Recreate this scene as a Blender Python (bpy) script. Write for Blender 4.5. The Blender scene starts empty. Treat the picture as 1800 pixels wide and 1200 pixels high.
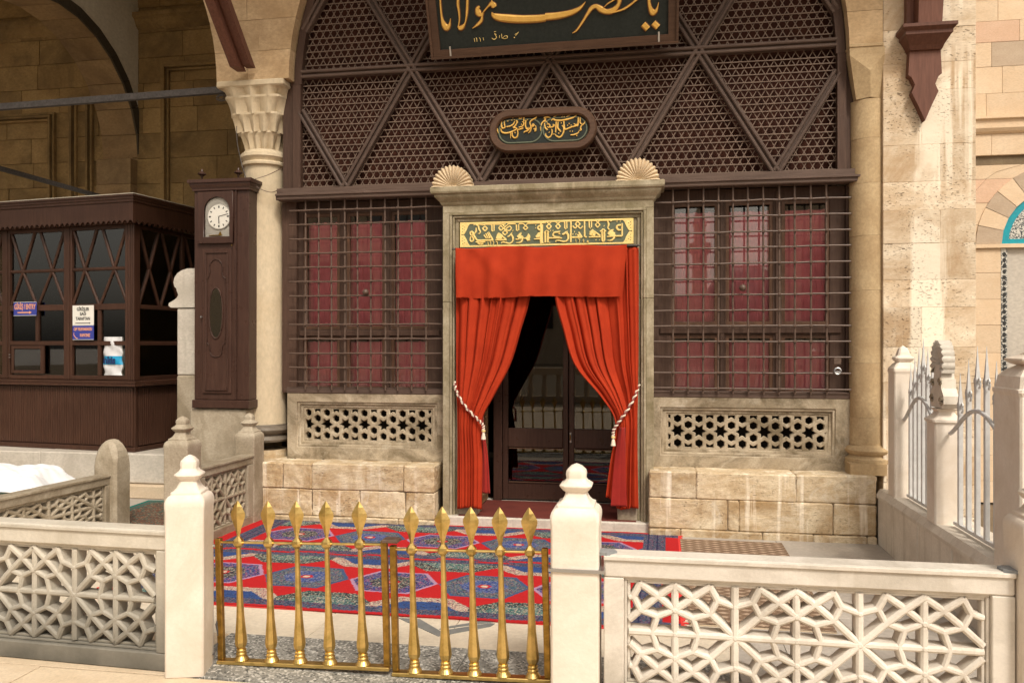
import bpy, bmesh, math, random
import numpy as np
from mathutils import Vector, Matrix
random.seed(7)
rng = np.random.default_rng(11)
S = bpy.context.scene
R = math.radians

# ---------------------------------------------------------------- camera, world, sun, exposure
FPX, U0, V0, YAW, CD, CH = 1420.0, 900.0, 606.0, math.atan(245/1420.0), 6.9, 1.6
cam = bpy.data.cameras.new('camera'); camo = bpy.data.objects.new('camera', cam)
S.collection.objects.link(camo); S.camera = camo
camo.location = (0, -CD, CH); camo.rotation_euler = (R(90), 0, YAW)
cam.sensor_width = 36; cam.lens = 36*FPX/1800.0; cam.shift_y = 6/1800.0
cam.clip_start = .05; cam.clip_end = 900

W = bpy.data.worlds.new('World'); S.world = W; W.use_nodes = True
nt = W.node_tree; nt.nodes.clear()
SUN_EL, SUN_AZ = R(50), R(30)          # azimuth measured from behind the camera towards its right
sky = nt.nodes.new('ShaderNodeTexSky'); sky.sky_type = 'NISHITA'; sky.sun_disc = False
sky.sun_elevation = SUN_EL; sky.sun_rotation = R(180) - SUN_AZ
sky.air_density = 1.0; sky.dust_density = 4.0; sky.ozone_density = 1.0
hs = nt.nodes.new('ShaderNodeHueSaturation'); hs.inputs['Saturation'].default_value = .22
tint = nt.nodes.new('ShaderNodeMixRGB'); tint.blend_type = 'MULTIPLY'; tint.inputs[0].default_value = 1
tint.inputs[2].default_value = (1.0, .905, .77, 1)
bg = nt.nodes.new('ShaderNodeBackground'); bg.inputs[1].default_value = .115
out = nt.nodes.new('ShaderNodeOutputWorld')
nt.links.new(sky.outputs[0], hs.inputs['Color']); nt.links.new(hs.outputs[0], tint.inputs[1])
nt.links.new(tint.outputs[0], bg.inputs[0]); nt.links.new(bg.outputs[0], out.inputs[0])

sl = bpy.data.lights.new('sun', 'SUN'); sl.energy = 1.5; sl.angle = R(12); sl.color = (1, .93, .82)
so = bpy.data.objects.new('sun', sl); S.collection.objects.link(so)
sd = Vector((math.sin(SUN_AZ)*math.cos(SUN_EL), -math.cos(SUN_AZ)*math.cos(SUN_EL), math.sin(SUN_EL)))
so.rotation_euler = sd.to_track_quat('Z', 'Y').to_euler()
S.view_settings.view_transform = 'Standard'; S.view_settings.look = 'None'
S.view_settings.exposure = 0.76; S.view_settings.gamma = 1; S.view_settings.use_curve_mapping = False
S.cycles.max_bounces = 7; S.cycles.diffuse_bounces = 4; S.cycles.glossy_bounces = 4
S.cycles.transparent_max_bounces = 10; S.cycles.use_denoising = True
S.cycles.sample_clamp_indirect = 6

# ---------------------------------------------------------------- pixel of the photograph -> point on a real plane
_c, _s = math.cos(YAW), math.sin(YAW)
def ray(u, v):
    a = (u-U0)/FPX; b = (V0-v)/FPX
    return Vector((-_s+a*_c, _c+a*_s, b))
CAMP = Vector((0, -CD, CH))
def PY(u, v, y=0.0):
    r = ray(u, v); t = (y+CD)/r.y; p = CAMP+r*t
    return p.x, p.z
def PZ(u, v, z=0.0):
    r = ray(u, v); p = CAMP+r*((z-CH)/r.z)
    return p.x, p.y
def onplane(u, v, p0, n):
    r = ray(u, v); t = (p0-CAMP).dot(n)/r.dot(n)
    return CAMP+r*t

# ---------------------------------------------------------------- scene helpers
COL = S.collection
ORG = {}
def thing(name, label, cat, loc=(0, 0, 0), rotz=0.0, group=None, world=True, rot=None):
    o = bpy.data.objects.new(name, None); COL.objects.link(o); o.empty_display_size = .1
    o.location = loc; o.rotation_euler = rot if rot else (0, 0, rotz)
    o['label'] = label; o['category'] = cat
    if group: o['group'] = group
    ORG[o] = Vector(loc) if world else Vector((0, 0, 0))
    return o
def tag(o, label, cat, group=None):
    o['label'] = label; o['category'] = cat
    if group: o['group'] = group
    return o
def dup(root, loc=None, label=None, rotz=None):
    r = root.copy(); COL.objects.link(r)
    if loc is not None: r.location = loc
    if rotz is not None: r.rotation_euler = (0, 0, rotz)
    if label: r['label'] = label
    for ch in list(root.children):
        c = ch.copy(); COL.objects.link(c); c.parent = r
        for g in list(ch.children):
            d = g.copy(); COL.objects.link(d); d.parent = c
    return r

def crom(pts, n=8):
    """smooth open curve through points of any dimension"""
    P = [np.array(p, float) for p in pts]
    if len(P) < 3: return [tuple(p) for p in P]
    P = [2*P[0]-P[1]]+P+[2*P[-1]-P[-2]]
    o = []
    for i in range(1, len(P)-2):
        a, b, c, d = P[i-1:i+3]
        for k in range(n):
            t = k/n
            o.append(tuple(.5*((2*b)+(-a+c)*t+(2*a-5*b+4*c-d)*t*t+(-a+3*b-3*c+d)*t**3)))
    o.append(tuple(P[-2]))
    return o

class MB:
    def __init__(s): s.v = []; s.f = []
    def add(s, vs, fs):
        n = len(s.v); s.v += [tuple(p) for p in vs]; s.f += [tuple(i+n for i in f) for f in fs]; return s
    def box(s, x0, x1, y0, y1, z0, z1):
        if x0 > x1: x0, x1 = x1, x0
        if y0 > y1: y0, y1 = y1, y0
        if z0 > z1: z0, z1 = z1, z0
        return s.add([(x0,y0,z0),(x1,y0,z0),(x1,y1,z0),(x0,y1,z0),(x0,y0,z1),(x1,y0,z1),(x1,y1,z1),(x0,y1,z1)],
                     [(0,3,2,1),(4,5,6,7),(0,1,5,4),(1,2,6,5),(2,3,7,6),(3,0,4,7)])
    def cbox(s, x0, x1, y0, y1, z0, z1, c=.006, j=0.0):
        """box with chamfered edges; j jitters it a little"""
        if x0 > x1: x0, x1 = x1, x0
        if y0 > y1: y0, y1 = y1, y0
        if z0 > z1: z0, z1 = z1, z0
        c = min(c, (x1-x0)*.3, (y1-y0)*.3, (z1-z0)*.3)
        X, Yy, Zz = (x0, x1), (y0, y1), (z0, z1)
        vs = []; idx = {}
        for i in (0, 1):
            for k in (0, 1):
                for l in (0, 1):
                    q = [random.uniform(-j, j) for _ in range(3)] if j else (0, 0, 0)
                    p = (X[i]+q[0], Yy[k]+q[1], Zz[l]+q[2])
                    d = (1-2*i, 1-2*k, 1-2*l)
                    for ax in range(3):       # vertex lying on the face normal to ax
                        vs.append(tuple(p[m]+(0 if m == ax else d[m]*c) for m in range(3)))
                        idx[(i, k, l, ax)] = len(vs)-1
        fs = []
        for ax in range(3):
            a, b = [m for m in range(3) if m != ax]
            for side in (0, 1):
                q = []
                for (ua, ub) in ((0,0),(1,0),(1,1),(0,1)):
                    t = [0,0,0]; t[ax] = side; t[a] = ua; t[b] = ub; q.append(idx[(*t, ax)])
                flip = (side == 1) == (ax == 1)
                fs.append(tuple(q[::-1]) if flip else tuple(q))
        for ax in range(3):                   # edges along ax
            a, b = [m for m in range(3) if m != ax]
            for ua in (0, 1):
                for ub in (0, 1):
                    t0 = [0,0,0]; t1 = [0,0,0]
                    for t, e in ((t0, 0), (t1, 1)): t[ax] = e; t[a] = ua; t[b] = ub
                    fs.append((idx[(*t0, a)], idx[(*t0, b)], idx[(*t1, b)], idx[(*t1, a)]))
        for i in (0, 1):
            for k in (0, 1):
                for l in (0, 1): fs.append((idx[(i,k,l,0)], idx[(i,k,l,1)], idx[(i,k,l,2)]))
        return s.add(vs, fs)
    def prism(s, poly, y0, y1, ax='y'):
        """polygon (x,z) extruded along y, or (x,y) along z, or (y,z) along x"""
        n = len(poly)
        def m(p, t): return (p[0], t, p[1]) if ax == 'y' else ((p[0], p[1], t) if ax == 'z' else (t, p[0], p[1]))
        return s.add([m(p, y0) for p in poly]+[m(p, y1) for p in poly],
                     [tuple(range(n)), tuple(range(2*n-1, n-1, -1))]+[(i, (i+1) % n+0, (i+1) % n+n, i+n)[::-1] for i in range(n)])
    def loft(s, rings, closed=True, caps=True):
        n = len(rings[0]); b = len(s.v)
        for r in rings: s.v += [tuple(p) for p in r]
        for i in range(len(rings)-1):
            for k in range(n if closed else n-1):
                q = (k+1) % n
                s.f.append((b+i*n+k, b+i*n+q, b+(i+1)*n+q, b+(i+1)*n+k))
        if caps and closed:
            s.f.append(tuple(b+k for k in range(n-1, -1, -1)))
            s.f.append(tuple(b+(len(rings)-1)*n+k for k in range(n)))
        return s
    def lathe(s, prof, cx=0, cy=0, seg=24, z0=0):
        return s.loft([[(cx+r*math.cos(2*math.pi*k/seg), cy+r*math.sin(2*math.pi*k/seg), z0+z) for k in range(seg)] for r, z in prof])
    def sqlathe(s, prof, cx=0, cy=0, z0=0, ch=.12, asp=1.0):
        """square section with chamfered corners; prof (half width, z[, chamfer])"""
        rings = []
        for p in prof:
            h, z = p[0], p[1]; c = h*(p[2] if len(p) > 2 else ch); g = h*asp; d = min(c, g*.9)
            rings.append([(cx-h+c, cy-g, z0+z), (cx+h-c, cy-g, z0+z), (cx+h, cy-g+d, z0+z), (cx+h, cy+g-d, z0+z),
                          (cx+h-c, cy+g, z0+z), (cx-h+c, cy+g, z0+z), (cx-h, cy+g-d, z0+z), (cx-h, cy-g+d, z0+z)])
        return s.loft(rings)
    def tube(s, pts, r, seg=8, up=(0, 0, 1), sx=1.0, sy=1.0):
        P = [Vector(p[:3]) for p in pts]; rings = []
        for i, p in enumerate(P):
            t = (P[min(i+1, len(P)-1)]-P[max(i-1, 0)]).normalized()
            u = Vector(up)
            if abs(t.dot(u)) > .97: u = Vector((0, 1, 0)) if abs(t.y) < .9 else Vector((1, 0, 0))
            a = t.cross(u).normalized(); b = a.cross(t)
            rr = r[i] if hasattr(r, '__len__') else r
            rings.append([p+(a*math.cos(2*math.pi*k/seg)*sx+b*math.sin(2*math.pi*k/seg)*sy)*rr for k in range(seg)])
        return s.loft(rings)
    def bar(s, p, q, w, d, up=(0, -1, 0), ridge=0.0):
        """bar from p to q, w wide, d deep along up; ridge raises the middle of its front"""
        p, q, up = Vector(p), Vector(q), Vector(up).normalized(); t = (q-p).normalized(); a = t.cross(up).normalized()
        if ridge:
            c = [(-w/2, 0), (w/2, 0), (w/2, d-ridge), (w*.2, d), (-w*.2, d), (-w/2, d-ridge)]
        else: c = [(-w/2, 0), (w/2, 0), (w/2, d), (-w/2, d)]
        return s.loft([[p+a*x+up*y for x, y in c], [q+a*x+up*y for x, y in c]])
    def grid(s, rows, closed=False):
        n = len(rows[0]); b = len(s.v)
        for r in rows: s.v += [tuple(p) for p in r]
        for i in range(len(rows)-1):
            for k in range(n-1): s.f.append((b+i*n+k, b+i*n+k+1, b+(i+1)*n+k+1, b+(i+1)*n+k))
        return s
    def sphere(s, c, r, seg=12, sz=1.0):
        n = seg//2
        return s.loft([[(c[0]+r*math.sin(math.pi*i/n+1e-4)*math.cos(2*math.pi*k/seg), c[1]+r*math.sin(math.pi*i/n+1e-4)*math.sin(2*math.pi*k/seg),
                         c[2]-r*sz*math.cos(math.pi*i/n)) for k in range(seg)] for i in range(n+1)], caps=False)
    def build(s, name, m, parent=None, smooth=False, kind=None, fix=True):
        me = bpy.data.meshes.new(name)
        o = bpy.data.objects.new(name, me); COL.objects.link(o)
        off = Vector((0, 0, 0))
        if parent is not None: o.parent = parent; off = ORG.get(parent, off); ORG[o] = off
        me.from_pydata([tuple(Vector(p)-off) for p in s.v], [], s.f)
        if fix:
            bm = bmesh.new(); bm.from_mesh(me); bmesh.ops.recalc_face_normals(bm, faces=bm.faces); bm.to_mesh(me); bm.free()
        if m is not None: me.materials.append(m)
        if smooth:
            me.polygons.foreach_set('use_smooth', [True]*len(me.polygons))
            if smooth != 'all': me.set_sharp_from_angle(angle=R(38))
        if kind: o['kind'] = kind
        return o
    def top(s, name, m, label, cat, group=None, smooth=False, loc=None):
        """a thing that is one mesh; its origin at its base centre"""
        a = np.array(s.v); L = Vector(loc) if loc else Vector((a[:, 0].mean(), a[:, 1].mean(), a[:, 2].min()))
        s.v = [tuple(Vector(p)-L) for p in s.v]
        o = s.build(name, m, None, smooth); o.location = L
        return tag(o, label, cat, group)

def clip(poly, x0, x1, z0, z1):
    def cut(P, f, g):
        o = []
        for i in range(len(P)):
            a, b = P[i-1], P[i]; fa, fb = f(a), f(b)
            if fa >= 0: 
                if fb >= 0: o.append(b)
                else: t = fa/(fa-fb); o.append((a[0]+(b[0]-a[0])*t, a[1]+(b[1]-a[1])*t))
            elif fb >= 0:
                t = fa/(fa-fb); o.append((a[0]+(b[0]-a[0])*t, a[1]+(b[1]-a[1])*t)); o.append(b)
        return o
    for f in (lambda p: p[0]-x0, lambda p: x1-p[0], lambda p: p[1]-z0, lambda p: z1-p[1]):
        if len(poly) < 3: return []
        poly = cut(poly, f, None)
    return poly

def plate(name, outer, holes, y0, y1, m, parent, bev=.004, kind=None):
    """flat plate in the x-z plane with real holes, from y0 (front) to y1 (back)"""
    cu = bpy.data.curves.new('outline', 'CURVE'); cu.dimensions = '2D'; cu.fill_mode = 'BOTH'
    cu.extrude = (y1-y0)/2-bev; cu.bevel_depth = bev; cu.bevel_resolution = 0
    for P in [outer]+holes:
        sp = cu.splines.new('POLY'); sp.points.add(len(P)-1); sp.use_cyclic_u = True
        for i, (x, z) in enumerate(P): sp.points[i].co = (x, z, 0, 1)
    t = bpy.data.objects.new('outline', cu); COL.objects.link(t)
    dg = bpy.context.evaluated_depsgraph_get(); dg.update()
    me = bpy.data.meshes.new_from_object(t.evaluated_get(dg)); bpy.data.objects.remove(t)
    yc = (y0+y1)/2; off = ORG.get(parent, Vector((0, 0, 0)))
    me.transform(Matrix(((1, 0, 0, -off.x), (0, 0, -1, yc-off.y), (0, 1, 0, -off.z), (0, 0, 0, 1))))
    me.name = name; me.materials.clear(); me.materials.append(m)
    o = bpy.data.objects.new(name, me); COL.objects.link(o); o.parent = parent; ORG[o] = off
    if kind: o['kind'] = kind
    return o

def text(name, s, size, m, parent, loc, rot=(R(90), 0, 0), ext=.0008, align='CENTER', sx=1.0, space=1.0, bold=0.0):
    cu = bpy.data.curves.new(name, 'FONT'); cu.body = s; cu.size = size; cu.align_x = align; cu.align_y = 'CENTER'
    cu.extrude = ext; cu.space_character = space; cu.offset = bold
    t = bpy.data.objects.new(name, cu); COL.objects.link(t)
    dg = bpy.context.evaluated_depsgraph_get(); dg.update()
    me = bpy.data.meshes.new_from_object(t.evaluated_get(dg)); bpy.data.objects.remove(t)
    me.transform(Matrix.Diagonal((sx, 1, 1, 1)))
    me.materials.clear(); me.materials.append(m)
    o = bpy.data.objects.new(name, me); COL.objects.link(o); o.parent = parent
    off = ORG.get(parent, Vector((0, 0, 0))); ORG[o] = off
    o.location = Vector(loc)-off; o.rotation_euler = rot
    return o
# ---------------------------------------------------------------- materials
def newmat(name):
    m = bpy.data.materials.new(name); m.use_nodes = True; t = m.node_tree; t.nodes.clear()
    o = t.nodes.new('ShaderNodeOutputMaterial'); b = t.nodes.new('ShaderNodeBsdfPrincipled')
    t.links.new(b.outputs[0], o.inputs[0]); return m, t, b, o
class NB:
    def __init__(s, t): s.t = t
    def n(s, k, **kw):
        x = s.t.nodes.new(k)
        for a, b in kw.items(): setattr(x, a, b)
        return x
    def l(s, a, b): s.t.links.new(a, b)
    def math(s, op, a, b=0.0, clampit=False):
        x = s.n('ShaderNodeMath', operation=op, use_clamp=clampit)
        for i, q in enumerate((a, b)):
            if isinstance(q, (int, float)): x.inputs[i].default_value = q
            else: s.l(q, x.inputs[i])
        return x.outputs[0]
    def coord(s, rnd=True):
        g = s.n('ShaderNodeNewGeometry'); 
        if not rnd: return g.outputs['Position']
        oi = s.n('ShaderNodeObjectInfo'); a = s.n('ShaderNodeVectorMath', operation='ADD'); m = s.math('MULTIPLY', oi.outputs['Random'], 31.0)
        s.l(g.outputs['Position'], a.inputs[0]); s.l(m, a.inputs[1]); return a.outputs[0]
    def scale(s, v, sc):
        x = s.n('ShaderNodeVectorMath', operation='MULTIPLY'); s.l(v, x.inputs[0]); x.inputs[1].default_value = sc; return x.outputs[0]
    def noise(s, v, sc, det=5, rough=.6, dist=0.0, lo=0.0, hi=1.0):
        x = s.n('ShaderNodeTexNoise'); s.l(v, x.inputs['Vector']); x.inputs['Scale'].default_value = sc
        x.inputs['Detail'].default_value = det; x.inputs['Roughness'].default_value = rough; x.inputs['Distortion'].default_value = dist
        if (lo, hi) == (0.0, 1.0): return x.outputs[0]
        return s.remap(x.outputs[0], lo, hi)
    def remap(s, v, lo, hi):
        r = s.n('ShaderNodeMapRange'); s.l(v, r.inputs[0]); r.inputs[1].default_value = lo; r.inputs[2].default_value = hi
        return r.outputs[0]
    def mix(s, f, a, b, mode='MIX'):
        x = s.n('ShaderNodeMixRGB', blend_type=mode)
        for i, q in enumerate((f, a, b)):
            if isinstance(q, (int, float)): x.inputs[i].default_value = q
            elif isinstance(q, tuple): x.inputs[i].default_value = (*q[:3], 1)
            else: s.l(q, x.inputs[i])
        return x.outputs[0]
    def bump(s, h, dist, b, strength=.6):
        x = s.n('ShaderNodeBump'); x.inputs['Distance'].default_value = dist; x.inputs['Strength'].default_value = strength
        s.l(h, x.inputs['Height']); s.l(x.outputs[0], b.inputs['Normal'])

def stone(name, c1, c2, dirt=None, dirt_amt=.5, scale=3.0, layer=1.0, pits=.0, pitcol=None, streak=None, streak_amt=.0,
          rough=.8, bump=.004, rnd=.12, grime=None, zg=None, salt=0.0, st_sc=11, st_th=(.56, .70), g_th=(.42, .6), fine_amt=.5):
    m, t, b, o = newmat(name); N = NB(t); v = N.coord(); p = N.coord(False)
    col = N.mix(N.noise(N.scale(v, (1, 1, layer)), scale, 6, .65, .3, .32, .68), c1, c2)
    fine = N.noise(N.scale(v, (1, 1, layer*1.6)), scale*14, 5, .7)
    col = N.mix(N.math('MULTIPLY', N.remap(fine, .38, .68), fine_amt), col, tuple(x*.60 for x in c1))
    if dirt:
        f = N.noise(v, scale*.55, 7, .70, .8, .44, .64); col = N.mix(N.math('MULTIPLY', f, dirt_amt), col, dirt)
    if streak:
        f = N.noise(N.scale(p, (1, 1, .05)), st_sc, 5, .6, 0, *st_th)
        g = N.noise(p, 1.6, 4, .6, .3, *g_th)
        col = N.mix(N.math('MULTIPLY', N.math('MULTIPLY', f, g), streak_amt), col, streak)
    h = N.noise(v, scale*5, 8, .7)
    if pits:
        pv = N.noise(N.scale(v, (1, 1, 2.6)), 42, 3, .55, .2, .60, .70)
        pm = N.math('MULTIPLY', pv, N.noise(v, 3.2, 3, .5, 0, .40, .60))
        col = N.mix(N.math('MULTIPLY', pm, pits), col, pitcol or tuple(x*.3 for x in c1))
        h = N.math('SUBTRACT', h, N.math('MULTIPLY', pm, 1.2*pits))
    if grime:                                    # damp splash-back dirt near the ground: a stain of the stone itself
        sx = N.n('ShaderNodeSeparateXYZ'); N.l(p, sx.inputs[0])
        hh = N.math('ADD', sx.outputs[2], N.math('MULTIPLY', N.noise(p, 4, 4), .35))
        f = N.remap(hh, zg[1], zg[0]); col = N.mix(N.math('MULTIPLY', f, zg[2]), col, grime)
    if salt:
        f = N.noise(p, 3.0, 8, .75, 1.2, .56, .66); col = N.mix(N.math('MULTIPLY', f, salt), col, (.62, .56, .46))
    oi = N.n('ShaderNodeObjectInfo'); r = N.math('MULTIPLY_ADD', oi.outputs['Random'], 0)
    vr = N.math('ADD', N.math('MULTIPLY', oi.outputs['Random'], 2*rnd), 1-rnd)
    hsv = N.n('ShaderNodeHueSaturation'); N.l(vr, hsv.inputs['Value']); N.l(col, hsv.inputs['Color'])
    N.l(hsv.outputs[0], b.inputs['Base Color']); b.inputs['Roughness'].default_value = rough
    b.inputs['Specular IOR Level'].default_value = .3
    N.bump(h, bump, b, .9); return m

def wood(name, c1, c2, rough=.42, grain='z', rnd=.15, bump=.0012, wear=None, wear_amt=.35):
    m, t, b, o = newmat(name); N = NB(t); v = N.coord()
    sc = {'z': (1, 1, .08), 'x': (.08, 1, 1), 'n': (.4, .4, .4)}[grain]
    g = N.noise(N.scale(v, sc), 60, 4, .6); big = N.noise(v, 3, 3, .5, .0, .3, .7)
    col = N.mix(N.remap(g, .35, .65), c1, c2); col = N.mix(N.math('MULTIPLY', big, .35), col, tuple(x*.65 for x in c1))
    if wear:
        f = N.noise(v, 26, 6, .75, .4, .60, .74); col = N.mix(N.math('MULTIPLY', f, wear_amt), col, wear)
    oi = N.n('ShaderNodeObjectInfo'); vr = N.math('ADD', N.math('MULTIPLY', oi.outputs['Random'], 2*rnd), 1-rnd)
    hsv = N.n('ShaderNodeHueSaturation'); N.l(vr, hsv.inputs['Value']); N.l(col, hsv.inputs['Color'])
    N.l(hsv.outputs[0], b.inputs['Base Color'])
    rr = N.math('ADD', N.math('MULTIPLY', N.noise(v, 9, 4), .25), rough-.12); N.l(rr, b.inputs['Roughness'])
    b.inputs['Specular IOR Level'].default_value = .28
    N.bump(g, bump, b, .7); return m

def plain(name, c, rough=.5, metal=0.0, c2=None, sc=20, bump=0.0, spec=.5, sheen=0.0, lo=.35, hi=.65):
    m, t, b, o = newmat(name); N = NB(t)
    if c2 is not None:
        v = N.coord(); f = N.noise(v, sc, 6, .65, .3, lo, hi); N.l(N.mix(f, c, c2), b.inputs['Base Color'])
        if bump: N.bump(N.noise(v, sc*3, 6), bump, b)
    else: b.inputs['Base Color'].default_value = (*c, 1)
    b.inputs['Roughness'].default_value = rough; b.inputs['Metallic'].default_value = metal
    b.inputs['Specular IOR Level'].default_value = spec
    if sheen: b.inputs['Sheen Weight'].default_value = sheen
    return m

def glass(name, tintc=(.75, .75, .72), refl=1.0, ior=1.5, wob=.0):
    m = bpy.data.materials.new(name); m.use_nodes = True; t = m.node_tree; t.nodes.clear(); N = NB(t)
    o = N.n('ShaderNodeOutputMaterial'); g = N.n('ShaderNodeBsdfGlossy'); g.inputs['Roughness'].default_value = .015
    g.inputs['Color'].default_value = (refl, refl, refl, 1)
    tr = N.n('ShaderNodeBsdfTransparent'); tr.inputs['Color'].default_value = (*tintc, 1)
    fr = N.n('ShaderNodeFresnel'); fr.inputs['IOR'].default_value = ior
    mx = N.n('ShaderNodeMixShader'); N.l(fr.outputs[0], mx.inputs[0]); N.l(tr.outputs[0], mx.inputs[1]); N.l(g.outputs[0], mx.inputs[2])
    if wob:
        bp = N.n('ShaderNodeBump'); bp.inputs['Distance'].default_value = wob; bp.inputs['Strength'].default_value = 1
        N.l(N.noise(N.coord(False), 5, 2), bp.inputs['Height']); N.l(bp.outputs[0], g.inputs['Normal'])
    N.l(mx.outputs[0], o.inputs[0]); return m

def cloth(name, c1, c2, rough=.85, sheen=.3, weave=900, bump=.0005):
    m, t, b, o = newmat(name); N = NB(t); v = N.coord(False)
    col = N.mix(N.noise(v, 6, 5, .6, 0, .35, .65), c1, c2); N.l(col, b.inputs['Base Color'])
    b.inputs['Roughness'].default_value = rough; b.inputs['Sheen Weight'].default_value = sheen
    b.inputs['Specular IOR Level'].default_value = .2
    N.bump(N.noise(N.scale(v, (1, 1, .5)), weave*.3, 3), bump, b, .5); return m

def vcol(name, rough=.95, bump=.002, sc=260):
    m, t, b, o = newmat(name); N = NB(t); a = N.n('ShaderNodeVertexColor'); a.layer_name = 'Pattern'
    v = N.coord(False); f = N.noise(v, sc, 3, .6)
    N.l(N.mix(N.math('MULTIPLY', N.remap(f, .3, .7), .35), a.outputs[0], (.02, .015, .02)), b.inputs['Base Color'])
    b.inputs['Roughness'].default_value = rough; b.inputs['Specular IOR Level'].default_value = .1
    N.bump(f, bump, b, .8); return m

M = {}
M['marble_left'] = stone('grimy_white_marble', (.60, .55, .47), (.50, .46, .39), dirt=(.34, .30, .23), dirt_amt=.5, scale=3.5, rough=.6, bump=.003, rnd=.05, fine_amt=.3, streak=(.25, .22, .17), streak_amt=.4, st_sc=14,
                    grime=(.10, .095, .08), zg=(.16, .72, 1.0))
M['marble'] = stone('weathered_white_marble', (.70, .65, .585), (.58, .53, .465), dirt=(.38, .34, .285), dirt_amt=.65, scale=3.5, rough=.7, bump=.003, rnd=.05, fine_amt=.26, streak=(.34, .28, .21), streak_amt=.4, st_sc=14, st_th=(.54, .70), g_th=(.46, .6),
                    grime=(.16, .15, .12), zg=(.02, .42, .75))
M['marble_post'] = stone('pale_post_marble', (.79, .72, .64), (.73, .65, .56), dirt=(.56, .46, .36), dirt_amt=.55, scale=3.0, rough=.62, bump=.0028, rnd=.03, fine_amt=.18, streak=(.50, .40, .29), streak_amt=.38, st_sc=16, st_th=(.54, .70), g_th=(.46, .6),
                         grime=(.40, .34, .27), zg=(.0, .5, .4))
M['marble_grey'] = stone('grey_marble', (.50, .46, .40), (.62, .57, .50), dirt=(.32, .28, .23), dirt_amt=.5, scale=2.4, rough=.55, bump=.002, rnd=.06,
                         streak=(.22, .19, .15), streak_amt=.5)
M['wall_marble'] = stone('pale_streaked_wall_marble', (.64, .58, .50), (.76, .70, .61), dirt=(.44, .38, .31), dirt_amt=.5, scale=2.6, rough=.6, bump=.002, rnd=.06,
                        streak=(.36, .30, .23), streak_amt=.6, fine_amt=.25)
M['old_marble'] = stone('stained_old_marble', (.32, .265, .195), (.47, .41, .32), dirt=(.16, .12, .07), dirt_amt=.7, scale=3.4, rough=.6, bump=.003, rnd=.06,
                        streak=(.20, .16, .10), streak_amt=.5)
M['bench'] = stone('honey_limestone', (.50, .365, .215), (.78, .68, .51), dirt=(.30, .18, .07), dirt_amt=.8, scale=3.6, layer=1.8, pits=.7, streak=(.84, .75, .62),
                   streak_amt=.9, g_th=(.38, .55), st_th=(.54, .66), rough=.85, bump=.006, rnd=.08, salt=.5)
M['facade'] = stone('golden_limestone', (.45, .31, .17), (.66, .49, .31), dirt=(.30, .19, .10), dirt_amt=.6, scale=2.2, rough=.85, bump=.003, rnd=.09)
M['column'] = stone('cream_column_marble', (.63, .53, .38), (.54, .44, .30), dirt=(.44, .33, .19), dirt_amt=.45, scale=2.2, layer=.35, rough=.5, bump=.001, rnd=.0)
M['column_r'] = stone('ochre_column_stone', (.44, .31, .17), (.56, .43, .26), dirt=(.28, .18, .09), dirt_amt=.5, scale=3.4, layer=.6, rough=.8, bump=.003, rnd=.03)
M['pier'] = stone('pitted_travertine', (.60, .46, .31), (.82, .71, .56), dirt=(.40, .26, .14), dirt_amt=.75, scale=3, layer=3.2, pits=1.0, pitcol=(.14, .09, .05),
                  streak=(.86, .77, .63), streak_amt=.85, rough=.9, bump=.006, rnd=.10, st_sc=4.0, st_th=(.50, .56), g_th=(.36, .48))
M['farwall'] = stone('pale_pink_limestone', (.74, .59, .43), (.68, .52, .36), dirt=(.58, .42, .27), dirt_amt=.5, scale=3, layer=2.5, pits=.3, rough=.9, bump=.003, rnd=.07)
M['farpink'] = stone('rose_limestone', (.64, .43, .30), (.70, .50, .37), scale=4, layer=3, rough=.9, bump=.002, rnd=.05)
M['fargrey'] = stone('grey_brown_limestone', (.44, .34, .25), (.52, .42, .32), scale=4, layer=3, rough=.9, bump=.002, rnd=.05)
M['doorstone'] = stone('lichened_grey_marble', (.27, .22, .135), (.47, .41, .30), dirt=(.13, .105, .045), dirt_amt=.7, scale=4.5, layer=.5, rough=.6, bump=.003, rnd=.05,
                       streak=(.55, .46, .33), streak_amt=.8)
M['screenstone'] = stone('pierced_screen_stone', (.34, .27, .18), (.52, .44, .33), dirt=(.12, .09, .05), dirt_amt=.85, scale=5, rough=.75, bump=.003, rnd=.04, salt=.35)
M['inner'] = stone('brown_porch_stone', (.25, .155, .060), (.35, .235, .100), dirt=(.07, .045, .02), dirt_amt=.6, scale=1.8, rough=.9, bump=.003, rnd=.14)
M['inner_arch'] = stone('lit_arch_stone', (.27, .17, .080), (.34, .23, .115), dirt=(.12, .075, .04), dirt_amt=.6, scale=1.8, rough=.9, bump=.003, rnd=.14)  # lighter copy of the porch stone, soffit light put into its colour
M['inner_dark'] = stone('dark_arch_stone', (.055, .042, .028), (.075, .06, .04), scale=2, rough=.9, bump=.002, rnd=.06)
M['plaster'] = stone('grey_vault_plaster', (.68, .64, .54), (.60, .56, .46), dirt=(.48, .43, .34), dirt_amt=.4, scale=1.2, rough=.95, bump=.001, rnd=0)
M['mortar'] = stone('lime_mortar', (.15, .11, .07), (.22, .17, .11), scale=6, rough=.95, bump=.002, rnd=0)
M['shell'] = stone('apricot_shell_stone', (.60, .46, .30), (.70, .56, .38), scale=6, rough=.85, bump=.002, rnd=.05)
M['travertine'] = stone('warm_travertine_paving', (.66, .54, .40), (.58, .46, .32), dirt=(.50, .38, .26), dirt_amt=.5, scale=5, layer=1, rough=.65, bump=.0015, rnd=.05, pits=.35, pitcol=(.34, .25, .17))
M['slab'] = stone('cream_marble_slab', (.72, .64, .52), (.66, .57, .45), dirt=(.54, .46, .35), dirt_amt=.4, scale=3, rough=.5, bump=.001, rnd=.05)
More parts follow.
